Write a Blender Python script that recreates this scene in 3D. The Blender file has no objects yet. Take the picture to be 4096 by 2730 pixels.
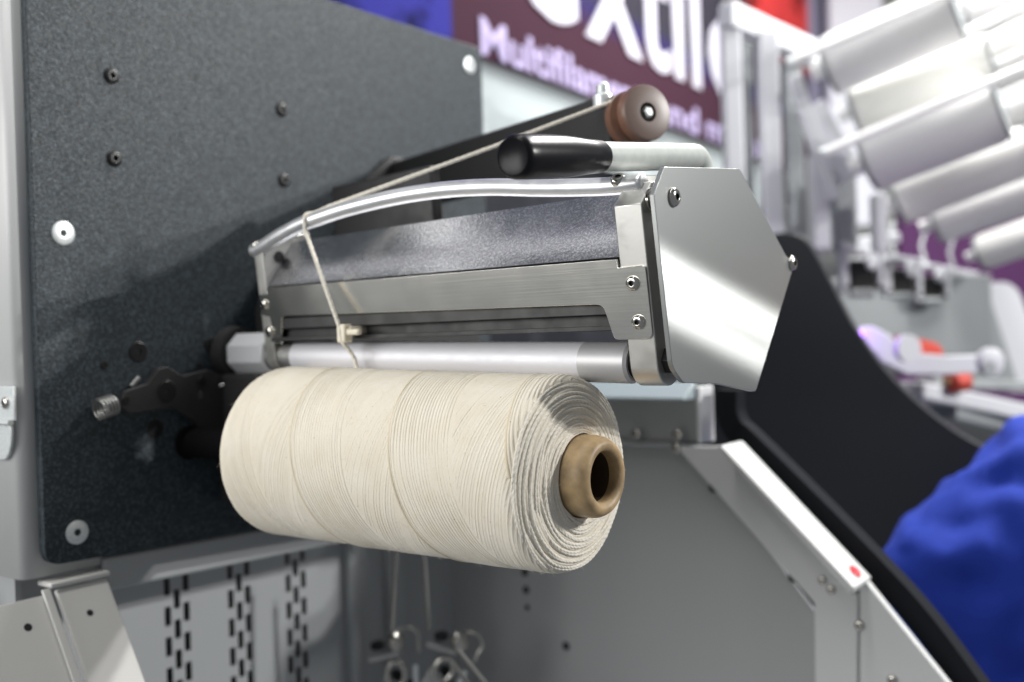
import bpy, bmesh, math, random
from mathutils import Vector, Matrix, noise
random.seed(7)
V = Vector
sc = bpy.context.scene
PI = math.pi

# ------------------------------------------------------------------ camera
IW, IH, FP = 4096.0, 2730.0, 4009.0            # photograph size and focal length in its pixels
TH, PITCH, ROLL = math.radians(52.3), math.atan(30 / FP), math.atan(0.032)
FWH = V((-math.cos(TH), math.sin(TH), 0))
FW = FWH * math.cos(PITCH) - V((0, 0, 1)) * math.sin(PITCH)
R0 = FW.cross(V((0, 0, 1))).normalized()
U0 = R0.cross(FW)
RT = R0 * math.cos(ROLL) - U0 * math.sin(ROLL)
UP = U0 * math.cos(ROLL) + R0 * math.sin(ROLL)
CAM = V((0.7088, -0.4834, 0.0823))
cd = bpy.data.cameras.new('camera')
cd.sensor_width = 36.0
cd.lens = 36.0 * FP / IW
cd.clip_start, cd.clip_end = 0.02, 60
cd.dof.use_dof = True
cd.dof.focus_distance = 0.585
cd.dof.aperture_fstop = 4.0
cam = bpy.data.objects.new('camera', cd)
sc.collection.objects.link(cam)
m = Matrix((RT, UP, -FW)).transposed().to_4x4()
m.translation = CAM
cam.matrix_world = m
sc.camera = cam

def ray(px, py): return FW + RT * ((px - IW / 2) / FP) - UP * ((py - IH / 2) / FP)
def onX(px, py, x): r = ray(px, py); return CAM + r * ((x - CAM.x) / r.x)
def onY(px, py, y): r = ray(px, py); return CAM + r * ((y - CAM.y) / r.y)
def at(px, py, d): return CAM + ray(px, py) * d

# ------------------------------------------------------------------ world and lamps
wd = bpy.data.worlds.new('World'); sc.world = wd; wd.use_nodes = True
wd.node_tree.nodes['Background'].inputs[0].default_value = (0.88, 0.93, 1.0, 1)
wd.node_tree.nodes['Background'].inputs[1].default_value = 0.20
def area(name, loc, target, sx, sy, power, col=(1, 0.985, 0.955)):
    l = bpy.data.lights.new(name, 'AREA'); l.shape = 'RECTANGLE'; l.size = sx; l.size_y = sy
    l.energy = power; l.color = col
    o = bpy.data.objects.new(name, l); sc.collection.objects.link(o)
    o.location = loc
    o.rotation_euler = (V(target) - V(loc)).to_track_quat('-Z', 'Y').to_euler()
    return o
area('hall_lamp', (2.63, 1.62, 1.20), (0.1, 0.0, 0.10), 0.11, 0.05, 49)
area('hall_lamp', (2.63, 1.62, 1.03), (0.1, 0.0, 0.10), 0.11, 0.045, 29)
area('ceiling_lamp', (0.22, -0.45, 2.1), (0.22, -0.02, 0.1), 0.22, 2.4, 22)
area('booth_lamp', (-0.85, -2.2, 0.65), (0.25, 0.0, 0.0), 2.4, 1.2, 56)
area('added_creel_fill', (0.42, 1.45, 1.55), (0.36, 1.35, 0.4), 1.3, 0.25, 75)  # added lamp, set low over the creel to brighten rods and rolls
sc.view_settings.view_transform = 'Standard'
sc.view_settings.look = 'None'
sc.view_settings.exposure = 0.0
sc.view_settings.gamma = 1.0
sc.cycles.use_denoising = True
sc.cycles.max_bounces = 8

# ------------------------------------------------------------------ materials
MAT = {}
def mat(name, col, rough=0.5, metal=0.0, bump=None, speck=None, spec=None, aniso=None, rnoise=None, emit=None, coat=0.0):
    """bump=(scale, strength, dist) ; speck=(scale, lo, hi, amount) colour variation ; rnoise=(scale, amount)"""
    if name in MAT: return MAT[name]
    mt = bpy.data.materials.new(name); mt.use_nodes = True
    nt = mt.node_tree; N = nt.nodes; L = nt.links
    b = N['Principled BSDF']
    b.inputs['Base Color'].default_value = (*col, 1)
    b.inputs['Roughness'].default_value = rough
    b.inputs['Metallic'].default_value = metal
    if spec is not None: b.inputs['Specular IOR Level'].default_value = spec
    if coat: b.inputs['Coat Weight'].default_value = coat; b.inputs['Coat Roughness'].default_value = 0.08
    tc = N.new('ShaderNodeTexCoord')
    if bump:
        n = N.new('ShaderNodeTexNoise'); n.inputs['Scale'].default_value = bump[0]; n.inputs['Detail'].default_value = 3
        L.new(tc.outputs['Object'], n.inputs['Vector'])
        bp = N.new('ShaderNodeBump'); bp.inputs['Strength'].default_value = bump[1]; bp.inputs['Distance'].default_value = bump[2]
        L.new(n.outputs['Fac'], bp.inputs['Height']); L.new(bp.outputs['Normal'], b.inputs['Normal'])
    if speck:
        n = N.new('ShaderNodeTexNoise'); n.inputs['Scale'].default_value = speck[0]; n.inputs['Detail'].default_value = 4
        L.new(tc.outputs['Object'], n.inputs['Vector'])
        cr = N.new('ShaderNodeValToRGB')
        cr.color_ramp.elements[0].position = 0.3; cr.color_ramp.elements[1].position = 0.7
        cr.color_ramp.elements[0].color = (*[c * speck[1] for c in col], 1)
        cr.color_ramp.elements[1].color = (*[min(1, c * speck[2]) for c in col], 1)
        L.new(n.outputs['Fac'], cr.inputs['Fac']); L.new(cr.outputs['Color'], b.inputs['Base Color'])
    if rnoise:
        n = N.new('ShaderNodeTexNoise'); n.inputs['Scale'].default_value = rnoise[0]; n.inputs['Detail'].default_value = 4
        L.new(tc.outputs['Object'], n.inputs['Vector'])
        mr = N.new('ShaderNodeMapRange')
        mr.inputs['From Min'].default_value = 0.3; mr.inputs['From Max'].default_value = 0.7
        mr.inputs['To Min'].default_value = max(0.02, rough - rnoise[1]); mr.inputs['To Max'].default_value = rough + rnoise[1]
        L.new(n.outputs['Fac'], mr.inputs['Value']); L.new(mr.outputs['Result'], b.inputs['Roughness'])
    if emit:
        b.inputs['Emission Color'].default_value = (*emit[0], 1); b.inputs['Emission Strength'].default_value = emit[1]
    MAT[name] = mt
    return mt

# dark textured powder coat of the panel
def powder(name, col, rough):
    mt = mat(name, col, rough)
    nt = mt.node_tree; N = nt.nodes; L = nt.links; b = N['Principled BSDF']
    tc = N['Texture Coordinate']
    n1 = N.new('ShaderNodeTexNoise'); n1.inputs['Scale'].default_value = 700; n1.inputs['Detail'].default_value = 2
    v1 = N.new('ShaderNodeTexVoronoi'); v1.inputs['Scale'].default_value = 620
    L.new(tc.outputs['Object'], n1.inputs['Vector']); L.new(tc.outputs['Object'], v1.inputs['Vector'])
    ad = N.new('ShaderNodeMath'); ad.operation = 'MULTIPLY_ADD'; ad.inputs[1].default_value = 0.7
    L.new(v1.outputs['Distance'], ad.inputs[0]); L.new(n1.outputs['Fac'], ad.inputs[2])
    bp = N.new('ShaderNodeBump'); bp.inputs['Strength'].default_value = 0.45; bp.inputs['Distance'].default_value = 0.0005
    L.new(ad.outputs[0], bp.inputs['Height']); L.new(bp.outputs['Normal'], b.inputs['Normal'])
    v2 = N.new('ShaderNodeTexVoronoi'); v2.inputs['Scale'].default_value = 720
    L.new(tc.outputs['Object'], v2.inputs['Vector'])
    cr = N.new('ShaderNodeValToRGB'); e = cr.color_ramp.elements
    e[0].position, e[1].position = 0.05, 0.95
    e[0].color = (*[c * 0.6 for c in col], 1); e[1].color = (*[c * 2.3 for c in col], 1)
    q = e.new(0.6); q.color = (*[c * 0.9 for c in col], 1)
    sp = N.new('ShaderNodeSeparateColor'); L.new(v2.outputs['Color'], sp.inputs[0])
    L.new(sp.outputs[0], cr.inputs['Fac']); L.new(cr.outputs['Color'], b.inputs['Base Color'])
    mr = N.new('ShaderNodeMapRange'); mr.inputs['To Min'].default_value = rough - 0.10; mr.inputs['To Max'].default_value = rough + 0.12
    b.inputs['Specular IOR Level'].default_value = 0.38
    L.new(sp.outputs[1], mr.inputs['Value']); L.new(mr.outputs['Result'], b.inputs['Roughness'])
    return mt
powder('panel_coat', (0.022, 0.0315, 0.039), 0.55)

def brushed(name, col, rough, axis, aniso=0.75, streak=900.0, rot=0.0):
    """metal with fine scratches: stretched noise drives bump and roughness; anisotropic about a fixed tangent"""
    mt = mat(name, col, rough, 1.0)
    nt = mt.node_tree; N = nt.nodes; L = nt.links; b = N['Principled BSDF']; tc = N['Texture Coordinate']
    mp = N.new('ShaderNodeMapping')
    s = [streak] * 3; s[axis] = 14.0
    mp.inputs['Scale'].default_value = s
    mp.inputs['Rotation'].default_value = (rot, 0, 0)
    L.new(tc.outputs['Object'], mp.inputs['Vector'])
    n = N.new('ShaderNodeTexNoise'); n.inputs['Scale'].default_value = 1.0; n.inputs['Detail'].default_value = 3
    L.new(mp.outputs['Vector'], n.inputs['Vector'])
    n2 = N.new('ShaderNodeTexNoise'); n2.inputs['Scale'].default_value = 45; n2.inputs['Detail'].default_value = 5
    L.new(tc.outputs['Object'], n2.inputs['Vector'])
    mr = N.new('ShaderNodeMapRange'); mr.inputs['From Min'].default_value = 0.3; mr.inputs['From Max'].default_value = 0.7
    mr.inputs['To Min'].default_value = rough * 0.93; mr.inputs['To Max'].default_value = rough * 1.07
    L.new(n2.outputs['Fac'], mr.inputs['Value']); L.new(mr.outputs['Result'], b.inputs['Roughness'])
    bp = N.new('ShaderNodeBump'); bp.inputs['Strength'].default_value = 0.10; bp.inputs['Distance'].default_value = 0.0003
    L.new(n.outputs['Fac'], bp.inputs['Height']); L.new(bp.outputs['Normal'], b.inputs['Normal'])
    b.inputs['Anisotropic'].default_value = aniso
    t = N.new('ShaderNodeCombineXYZ'); d = [0, 0, 0]; d[axis] = 1
    if axis == 2: d = [0, math.cos(rot), -math.sin(rot)]
    for i in range(3): t.inputs[i].default_value = d[i]
    L.new(t.outputs[0], b.inputs['Tangent'])
    return mt
brushed('plate_steel', (0.41, 0.425, 0.42), 0.27, 2, 0.9, rot=math.radians(32))
# the end plate: a tight scratched lobe laid over a duller one
def plate_lobe():
    mt = MAT['plate_steel']; nt = mt.node_tree; N = nt.nodes; L = nt.links
    b = N['Principled BSDF']; out = N['Material Output']
    for l in list(b.inputs['Tangent'].links) + list(b.inputs['Roughness'].links): nt.links.remove(l)
    b.inputs['Anisotropic'].default_value = 0.0; b.inputs['Roughness'].default_value = 0.36
    g = N.new('ShaderNodeBsdfAnisotropic'); g.distribution = 'BECKMANN'
    g.inputs['Color'].default_value = (0.70, 0.73, 0.72, 1)
    g.inputs['Roughness'].default_value = 0.225; g.inputs['Anisotropy'].default_value = 0.875
    t = N.new('ShaderNodeCombineXYZ'); a = math.radians(44)
    for i, q in enumerate((0, math.sin(a), math.cos(a))): t.inputs[i].default_value = q
    L.new(t.outputs[0], g.inputs['Tangent'])
    bp = [n for n in N if n.type == 'BUMP'][0]; bp.inputs['Strength'].default_value = 0.02
    L.new(bp.outputs['Normal'], g.inputs['Normal'])
    mx = N.new('ShaderNodeMixShader'); mx.inputs[0].default_value = 0.065
    L.new(b.outputs[0], mx.inputs[1]); L.new(g.outputs[0], mx.inputs[2]); L.new(mx.outputs[0], out.inputs['Surface'])
plate_lobe()
brushed('strip_steel', (0.88, 0.86, 0.79), 0.23, 0, 0.3)
mat('block_alu', (0.60, 0.595, 0.57), 0.42, 0.85, bump=(250, 0.08, 0.0004), rnoise=(60, 0.1))
mat('anodised', (0.78, 0.79, 0.81), 0.36, 0.75, rnoise=(120, 0.05))
mat('roller_alu', (0.70, 0.70, 0.74), 0.48, 0.2, rnoise=(90, 0.06))
mat('collar_steel', (0.52, 0.52, 0.51), 0.38, 0.9, rnoise=(140, 0.08))
mat('sleeve_grey', (0.50, 0.50, 0.51), 0.42, 0.35)
mat('bolt_steel', (0.58, 0.56, 0.52), 0.16, 1.0, rnoise=(300, 0.06))
mat('zinc', (0.70, 0.74, 0.75), 0.38, 0.45, speck=(700, 0.85, 1.15, 1))
mat('black_oxide', (0.012, 0.012, 0.013), 0.42, 0.3)
mat('black_dark', (0.005, 0.005, 0.006), 0.9, spec=0.05)
mat('lever_black', (0.016, 0.016, 0.017), 0.65, bump=(400, 0.3, 0.0005))
mat('housing_dark', (0.014, 0.014, 0.015), 0.5, rnoise=(60, 0.1))
mat('grip_black', (0.006, 0.006, 0.008), 0.30, bump=(220, 0.04, 0.0006), spec=0.20)
mat('tube_paint', (0.50, 0.53, 0.51), 0.38, bump=(330, 0.08, 0.0005), speck=(160, 0.93, 1.05, 1))
mat('white_paint', (0.66, 0.67, 0.69), 0.42, bump=(500, 0.12, 0.0004))
mat('casing_paint', (0.60, 0.61, 0.61), 0.40, bump=(600, 0.12, 0.0004))
mat('cover_paint', (0.62, 0.615, 0.595), 0.42, bump=(700, 0.22, 0.0004))
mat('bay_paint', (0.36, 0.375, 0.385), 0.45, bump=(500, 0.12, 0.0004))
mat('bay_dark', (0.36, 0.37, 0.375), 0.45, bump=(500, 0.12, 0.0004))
mat('slot_dark', (0.045, 0.047, 0.05), 0.7)
mat('rail_cyan', (0.30, 0.36, 0.39), 0.5)
mat('hole_dark', (0.010, 0.010, 0.012), 0.8)
mat('guard_black', (0.016, 0.018, 0.024), 0.5, bump=(300, 0.2, 0.0005))
mat('trim_black', (0.012, 0.013, 0.016), 0.9, spec=0.1)
mat('pulley_brown', (0.165, 0.085, 0.058), 0.32, speck=(90, 0.85, 1.15, 1))
mat('pulley_face', (0.15, 0.10, 0.085), 0.40)
mat('cardboard', (0.42, 0.295, 0.155), 0.5, speck=(90, 0.6, 1.2, 1), bump=(300, 0.15, 0.0005))
mat('thread', (0.82, 0.775, 0.68), 0.9, bump=(1300, 0.6, 0.0005), speck=(600, 0.92, 1.04, 1))
mat('dim_thread', (0.13, 0.13, 0.125), 0.9)
mat('grey_roll', (0.42, 0.425, 0.42), 0.6)
mat('seam_thread', (0.70, 0.62, 0.47), 0.9, bump=(1300, 0.6, 0.0005))
mat('bore_shaded', (0.035, 0.022, 0.010), 0.8)  # inside of the cardboard tube, its shade put into the colour
mat('ceramic', (0.80, 0.74, 0.60), 0.4)
mat('spring_steel', (0.36, 0.36, 0.35), 0.4, 0.8)
mat('red_plastic', (0.75, 0.03, 0.05), 0.4)
mat('orange_red', (0.50, 0.055, 0.035), 0.5)
mat('shirt_blue', (0.009, 0.038, 0.37), 0.9)
mat('trousers', (0.02, 0.022, 0.03), 0.85)
mat('skin', (0.45, 0.27, 0.19), 0.55)
mat('hair_dark', (0.02, 0.015, 0.012), 0.6)
mat('roll_white', (0.84, 0.84, 0.83), 0.8, spec=0.1)
mat('roll_white_warm', (0.86, 0.86, 0.83), 0.8, spec=0.1)
mat('rod_bright', (0.95, 0.95, 0.95), 0.35, 0.0)
mat('frame_white', (0.60, 0.61, 0.65), 0.45)
mat('frame_grey', (0.30, 0.32, 0.33), 0.5)
mat('banner_white', (0.46, 0.45, 0.52), 0.8)
mat('banner_lilac', (0.36, 0.31, 0.50), 0.8)
mat('fascia_white', (0.38, 0.42, 0.43), 0.8, spec=0.1)
mat('hall_pale', (0.68, 0.69, 0.76), 0.8)
mat('hall_grey', (0.36, 0.37, 0.36), 0.8)
mat('purple_wall', (0.085, 0.018, 0.10), 0.7)
mat('lamp_violet', (0.3, 0.2, 0.9), 0.4, emit=((0.40, 0.10, 1.0), 9.0))

# galvanised sheet: spangled metal
def galv():
    mt = mat('galvanised', (0.50, 0.50, 0.53), 0.30, 1.0)
    nt = mt.node_tree; N = nt.nodes; L = nt.links; b = N['Principled BSDF']; tc = N['Texture Coordinate']
    n = N.new('ShaderNodeTexNoise'); n.inputs['Scale'].default_value = 820; n.inputs['Detail'].default_value = 1
    v = N.new('ShaderNodeTexVoronoi'); v.inputs['Scale'].default_value = 380
    n3 = N.new('ShaderNodeTexNoise'); n3.inputs['Scale'].default_value = 28; n3.inputs['Detail'].default_value = 6
    for q in (n, v, n3): L.new(tc.outputs['Object'], q.inputs['Vector'])
    cr = N.new('ShaderNodeValToRGB'); e = cr.color_ramp.elements
    e[0].position, e[1].position = 0.46, 0.72
    e[0].color = (0.50, 0.50, 0.53, 1); e[1].color = (0.95, 0.95, 0.97, 1)
    mx = N.new('ShaderNodeMath'); mx.operation = 'MULTIPLY_ADD'; mx.inputs[1].default_value = 0.12
    L.new(n3.outputs['Fac'], mx.inputs[0])
    ml = N.new('ShaderNodeMath'); ml.operation = 'MULTIPLY'; ml.inputs[1].default_value = 0.90
    L.new(n.outputs['Fac'], ml.inputs[0]); L.new(ml.outputs[0], mx.inputs[2])
    L.new(mx.outputs[0], cr.inputs['Fac']); L.new(cr.outputs['Color'], b.inputs['Base Color'])
    mr = N.new('ShaderNodeMapRange'); mr.inputs['From Min'].default_value = 0.3; mr.inputs['From Max'].default_value = 0.7
    mr.inputs['To Min'].default_value = 0.20; mr.inputs['To Max'].default_value = 0.30
    L.new(n3.outputs['Fac'], mr.inputs['Value']); L.new(mr.outputs['Result'], b.inputs['Roughness'])
    bp = N.new('ShaderNodeBump'); bp.inputs['Strength'].default_value = 0.10; bp.inputs['Distance'].default_value = 0.0005
    ad = N.new('ShaderNodeMath'); ad.operation = 'ADD'
    L.new(n.outputs['Fac'], ad.inputs[0]); L.new(v.outputs['Distance'], ad.inputs[1])
    L.new(ad.outputs[0], bp.inputs['Height']); L.new(bp.outputs['Normal'], b.inputs['Normal'])
galv()

# cotton of the package: cream, faint darker grooves come from geometry; flecks of seed husk
def cotton():
    mt = mat('cotton', (0.77, 0.71, 0.60), 0.9)
    nt = mt.node_tree; N = nt.nodes; L = nt.links; b = N['Principled BSDF']; tc = N['Texture Coordinate']
    n = N.new('ShaderNodeTexNoise'); n.inputs['Scale'].default_value = 60; n.inputs['Detail'].default_value = 6
    L.new(tc.outputs['Object'], n.inputs['Vector'])
    cr = N.new('ShaderNodeValToRGB'); e = cr.color_ramp.elements
    e[0].position, e[1].position = 0.32, 0.70
    e[0].color = (0.765, 0.70, 0.575, 1); e[1].color = (0.81, 0.76, 0.655, 1)
    L.new(n.outputs['Fac'], cr.inputs['Fac'])
    v = N.new('ShaderNodeTexVoronoi'); v.inputs['Scale'].default_value = 210
    L.new(tc.outputs['Object'], v.inputs['Vector'])
    lt = N.new('ShaderNodeMath'); lt.operation = 'LESS_THAN'; lt.inputs[1].default_value = 0.085
    L.new(v.outputs['Distance'], lt.inputs[0])
    v2 = N.new('ShaderNodeTexNoise'); v2.inputs['Scale'].default_value = 130
    L.new(tc.outputs['Object'], v2.inputs['Vector'])
    gt = N.new('ShaderNodeMath'); gt.operation = 'GREATER_THAN'; gt.inputs[1].default_value = 0.60
    L.new(v2.outputs['Fac'], gt.inputs[0])
    mu = N.new('ShaderNodeMath'); mu.operation = 'MULTIPLY'; L.new(lt.outputs[0], mu.inputs[0]); L.new(gt.outputs[0], mu.inputs[1])
    mu2 = N.new('ShaderNodeMath'); mu2.operation = 'MULTIPLY'; mu2.inputs[1].default_value = 0.6; L.new(mu.outputs[0], mu2.inputs[0])
    mix = N.new('ShaderNodeMix'); mix.data_type = 'RGBA'
    L.new(mu2.outputs[0], mix.inputs['Factor']); L.new(cr.outputs['Color'], mix.inputs['A'])
    mix.inputs['B'].default_value = (0.22, 0.15, 0.08, 1)
    L.new(mix.outputs['Result'], b.inputs['Base Color'])
    n4 = N.new('ShaderNodeTexNoise'); n4.inputs['Scale'].default_value = 1100; n4.inputs['Detail'].default_value = 3
    L.new(tc.outputs['Object'], n4.inputs['Vector'])
    bp = N.new('ShaderNodeBump'); bp.inputs['Strength'].default_value = 0.45; bp.inputs['Distance'].default_value = 0.0007
    L.new(n4.outputs['Fac'], bp.inputs['Height']); L.new(bp.outputs['Normal'], b.inputs['Normal'])
    b.inputs['Sheen Weight'].default_value = 0.15
cotton()

# printed banner: maroon ground, charcoal behind the big word, a blue glow band, red and blue patches
def banner_mat():
    mt = mat('banner_print', (0.06, 0.035, 0.05), 0.9, spec=0.1)
    nt = mt.node_tree; N = nt.nodes; L = nt.links; b = N['Principled BSDF']; tc = N['Texture Coordinate']
    sp = N.new('ShaderNodeSeparateXYZ'); L.new(tc.outputs['Object'], sp.inputs[0])
    n = N.new('ShaderNodeTexNoise'); n.inputs['Scale'].default_value = 9; n.inputs['Detail'].default_value = 3
    L.new(tc.outputs['Object'], n.inputs['Vector'])
    cr = N.new('ShaderNodeValToRGB'); cr.color_ramp.interpolation = 'LINEAR'
    e = cr.color_ramp.elements
    e[0].position, e[0].color = 0.0, (0.040, 0.016, 0.027, 1)
    e[1].position, e[1].color = 1.0, (0.026, 0.024, 0.034, 1)
    for p, c in ((0.30, (0.040, 0.016, 0.027)), (0.42, (0.024, 0.018, 0.075)), (0.50, (0.026, 0.024, 0.034))):
        q = e.new(p); q.color = (*c, 1)
    mr = N.new('ShaderNodeMapRange'); mr.inputs['From Min'].default_value = 0.0; mr.inputs['From Max'].default_value = 0.45
    L.new(sp.outputs['Y'], mr.inputs['Value']); L.new(mr.outputs['Result'], cr.inputs['Fac'])
    # blue patch at the left end, red patch at the right end
    def patch(lo, hi, col, prev, thr, ylo=-9.0, yhi=-8.0):
        wy = N.new('ShaderNodeMapRange'); wy.inputs['From Min'].default_value = ylo; wy.inputs['From Max'].default_value = yhi
        L.new(sp.outputs['Y'], wy.inputs['Value'])
        w = N.new('ShaderNodeMapRange'); w.inputs['From Min'].default_value = lo; w.inputs['From Max'].default_value = hi
        L.new(sp.outputs['X'], w.inputs['Value'])
        mx = N.new('ShaderNodeMix'); mx.data_type = 'RGBA'
        c2 = N.new('ShaderNodeValToRGB'); c2.color_ramp.elements[0].position = thr; c2.color_ramp.elements[1].position = thr + 0.14
        c2.color_ramp.elements[0].color = (*[k * 0.18 for k in col], 1); c2.color_ramp.elements[1].color = (*col, 1)
        L.new(n.outputs['Fac'], c2.inputs['Fac'])
        mm = N.new('ShaderNodeMath'); mm.operation = 'MULTIPLY'; L.new(w.outputs['Result'], mm.inputs[0]); L.new(wy.outputs['Result'], mm.inputs[1])
        L.new(mm.outputs[0], mx.inputs['Factor']); L.new(prev, mx.inputs['A']); L.new(c2.outputs['Color'], mx.inputs['B'])
        return mx.outputs['Result']
    o = patch(-0.075, -0.085, (0.025, 0.025, 0.19), cr.outputs['Color'], 0.42)
    o = patch(1.33, 1.40, (0.62, 0.05, 0.05), o, 0.36, 0.33, 0.40)
    o = patch(1.92, 1.98, (0.33, 0.31, 0.42), o, -0.5)
    L.new(o, b.inputs['Base Color'])
banner_mat()

# ------------------------------------------------------------------ builders
ROOT = {}
def thing(name, label, cat, loc=(0, 0, 0), group=None):
    o = bpy.data.objects.new(name, None); sc.collection.objects.link(o)
    o.location = loc; o.empty_display_size = 0.02
    o['label'] = label; o['category'] = cat
    if group: o['group'] = group
    ROOT[o.name] = V(loc)
    return o
def tag(o, label, cat, group=None):
    o['label'] = label; o['category'] = cat
    if group: o['group'] = group
    return o
def root_of(o):
    while o is not None and o.parent is not None: o = o.parent
    return o
class MB:
    """collects shapes (world coordinates) and links them as one mesh object"""
    def __init__(s): s.v = []; s.f = []; s.mi = []
    def add(s, vs, fs, mi=0):
        k = len(s.v); s.v += [V(p) for p in vs]; s.f += [[i + k for i in f] for f in fs]; s.mi += [mi] * len(fs)
        return s
    def box(s, c, size, ax=None, mi=0):
        a, b_, c_ = ax or (V((1, 0, 0)), V((0, 1, 0)), V((0, 0, 1)))
        c = V(c); h = [q / 2 for q in size]
        vs = [c + a * (h[0] * x) + b_ * (h[1] * y) + c_ * (h[2] * z) for x in (-1, 1) for y in (-1, 1) for z in (-1, 1)]
        return s.add(vs, [(0, 1, 3, 2), (4, 6, 7, 5), (0, 4, 5, 1), (2, 3, 7, 6), (0, 2, 6, 4), (1, 5, 7, 3)], mi)
    def bar(s, p, q, w, h, upv=(0, 0, 1)):
        p, q = V(p), V(q); d = (q - p); l = d.length; d.normalize()
        sd = d.cross(V(upv)).normalized(); u = sd.cross(d)
        return s.box((p + q) / 2, (l, w, h), (d, sd, u))
    def prism(s, poly, ext):
        poly = [V(p) for p in poly]; ext = V(ext); n = len(poly)
        vs = poly + [p + ext for p in poly]
        nr = V((0, 0, 0))
        for i in range(n): nr += poly[i].cross(poly[(i + 1) % n])
        fs = [list(range(n)), list(range(2 * n - 1, n - 1, -1))]
        fs += [(i, i + n, (i + 1) % n + n, (i + 1) % n) for i in range(n)]
        if nr.dot(ext) > 0: fs = [list(reversed(f)) for f in fs]
        return s.add(vs, fs)
    def tube(s, pts, r, seg=14, cap=True, closed=False):
        pts = [V(p) for p in pts]; n = len(pts)
        rs = r if isinstance(r, (list, tuple)) else [r] * n
        vs = []; fs = []
        t0 = (pts[1] - pts[0]).normalized()
        u = t0.cross(V((0, 0, 1)));
        if u.length < 1e-3: u = t0.cross(V((0, 1, 0)))
        u.normalize()
        for i in range(n):
            a = pts[max(0, i - 1)]; b_ = pts[min(n - 1, i + 1)]
            t = (b_ - a).normalized()
            u = (u - t * u.dot(t)).normalized(); w = t.cross(u)
            for k in range(seg):
                an = 2 * PI * k / seg
                vs.append(pts[i] + (u * math.cos(an) + w * math.sin(an)) * rs[i])
        for i in range(n - 1):
            for k in range(seg):
                k2 = (k + 1) % seg
                fs.append((i * seg + k, i * seg + k2, (i + 1) * seg + k2, (i + 1) * seg + k))
        if cap:
            fs.append(list(range(seg - 1, -1, -1))); fs.append([(n - 1) * seg + k for k in range(seg)])
        return s.add(vs, fs)
    def lathe(s, o, d, prof, seg=32, cap0=True, cap1=True, u=None):
        """prof: (distance along d, radius)"""
        o = V(o); d = V(d).normalized()
        if u is None:
            u = d.cross(V((0, 0, 1)))
            if u.length < 1e-3: u = d.cross(V((0, 1, 0)))
        u = V(u).normalized(); w = d.cross(u); n = len(prof)
        vs = [o + d * t + (u * math.cos(2 * PI * k / seg) + w * math.sin(2 * PI * k / seg)) * r for t, r in prof for k in range(seg)]
        fs = [(i * seg + k, i * seg + (k + 1) % seg, (i + 1) * seg + (k + 1) % seg, (i + 1) * seg + k) for i in range(n - 1) for k in range(seg)]
        if cap0: fs.append(list(range(seg - 1, -1, -1)))
        if cap1: fs.append([(n - 1) * seg + k for k in range(seg)])
        return s.add(vs, fs)
    def build(s, name, material, parent=None, smooth=None, bevel=0.0, segs=2):
        rt = root_of(parent)
        off = ROOT[rt.name] if rt is not None else V((0, 0, 0))
        org = off
        if rt is None:                                       # own origin at the base of the thing
            lo = V([min(p[i] for p in s.v) for i in range(3)]); hi = V([max(p[i] for p in s.v) for i in range(3)])
            org = V(((lo.x + hi.x) / 2, (lo.y + hi.y) / 2, lo.z))
        me = bpy.data.meshes.new(name)
        me.from_pydata([p - org for p in s.v], [], s.f)
        me.materials.append(MAT[material]) if isinstance(material, str) else [me.materials.append(MAT[q]) for q in material]
        if not isinstance(material, str):
            for p, k in zip(me.polygons, s.mi): p.material_index = k
        bm = bmesh.new(); bm.from_mesh(me); bmesh.ops.recalc_face_normals(bm, faces=bm.faces); bm.to_mesh(me); bm.free()
        o = bpy.data.objects.new(name, me); sc.collection.objects.link(o)
        if rt is None:
            o.location = org; ROOT[o.name] = org
        else: o.parent = parent
        if bevel:
            md = o.modifiers.new('bevel', 'BEVEL'); md.width = bevel; md.segments = segs; md.limit_method = 'ANGLE'; md.angle_limit = math.radians(35)
        if smooth is not None or bevel:
            me.shade_smooth()
            me.set_sharp_from_angle(angle=math.radians(smooth if smooth else 35))
        return o

def button_bolt(p, n, r, name, parent, m='bolt_steel', sock='black_oxide', h=0.55, seg=24):
    """domed socket head with a hexagonal recess; n points out of the surface"""
    p, n = V(p), V(n).normalized()
    hh = r * h * 2 * 0.5
    prof = [(-0.0006, r), (hh * 0.25, r)] + [(hh * (0.25 + 0.75 * math.sin(a)), r * (0.42 + 0.58 * math.cos(a))) for a in [PI / 2 * k / 6 for k in range(1, 7)]]
    b_ = MB().lathe(p, n, prof, seg, cap1=False)
    # hexagonal recess
    d = n; u = d.cross(V((0, 0, 1))).normalized() if abs(d.z) < 0.9 else d.cross(V((0, 1, 0))).normalized(); w = d.cross(u)
    k0 = len(b_.v) - seg
    hexr = r * 0.40
    ring = []; ring2 = []
    for k in range(seg):
        an = 2 * PI * k / seg
        q = (an + 0.3) % (PI / 3) - PI / 6
        rr = hexr * math.cos(PI / 6) / math.cos(q)
        ring.append(p + d * (hh * 0.97) + (u * math.cos(an) + w * math.sin(an)) * rr)
        ring2.append(p + d * (hh * 0.30) + (u * math.cos(an) + w * math.sin(an)) * rr)
    b_.v += ring + ring2
    for k in range(seg):
        k2 = (k + 1) % seg
        b_.f.append([k0 + k, k0 + k2, k0 + seg + k2, k0 + seg + k]); b_.mi.append(0)
        b_.f.append([k0 + seg + k, k0 + seg + k2, k0 + 2 * seg + k2, k0 + 2 * seg + k]); b_.mi.append(1)
    b_.f.append([k0 + 2 * seg + k for k in range(seg)]); b_.mi.append(1)
    return b_.build(name, (m, sock), parent, smooth=30)

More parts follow.
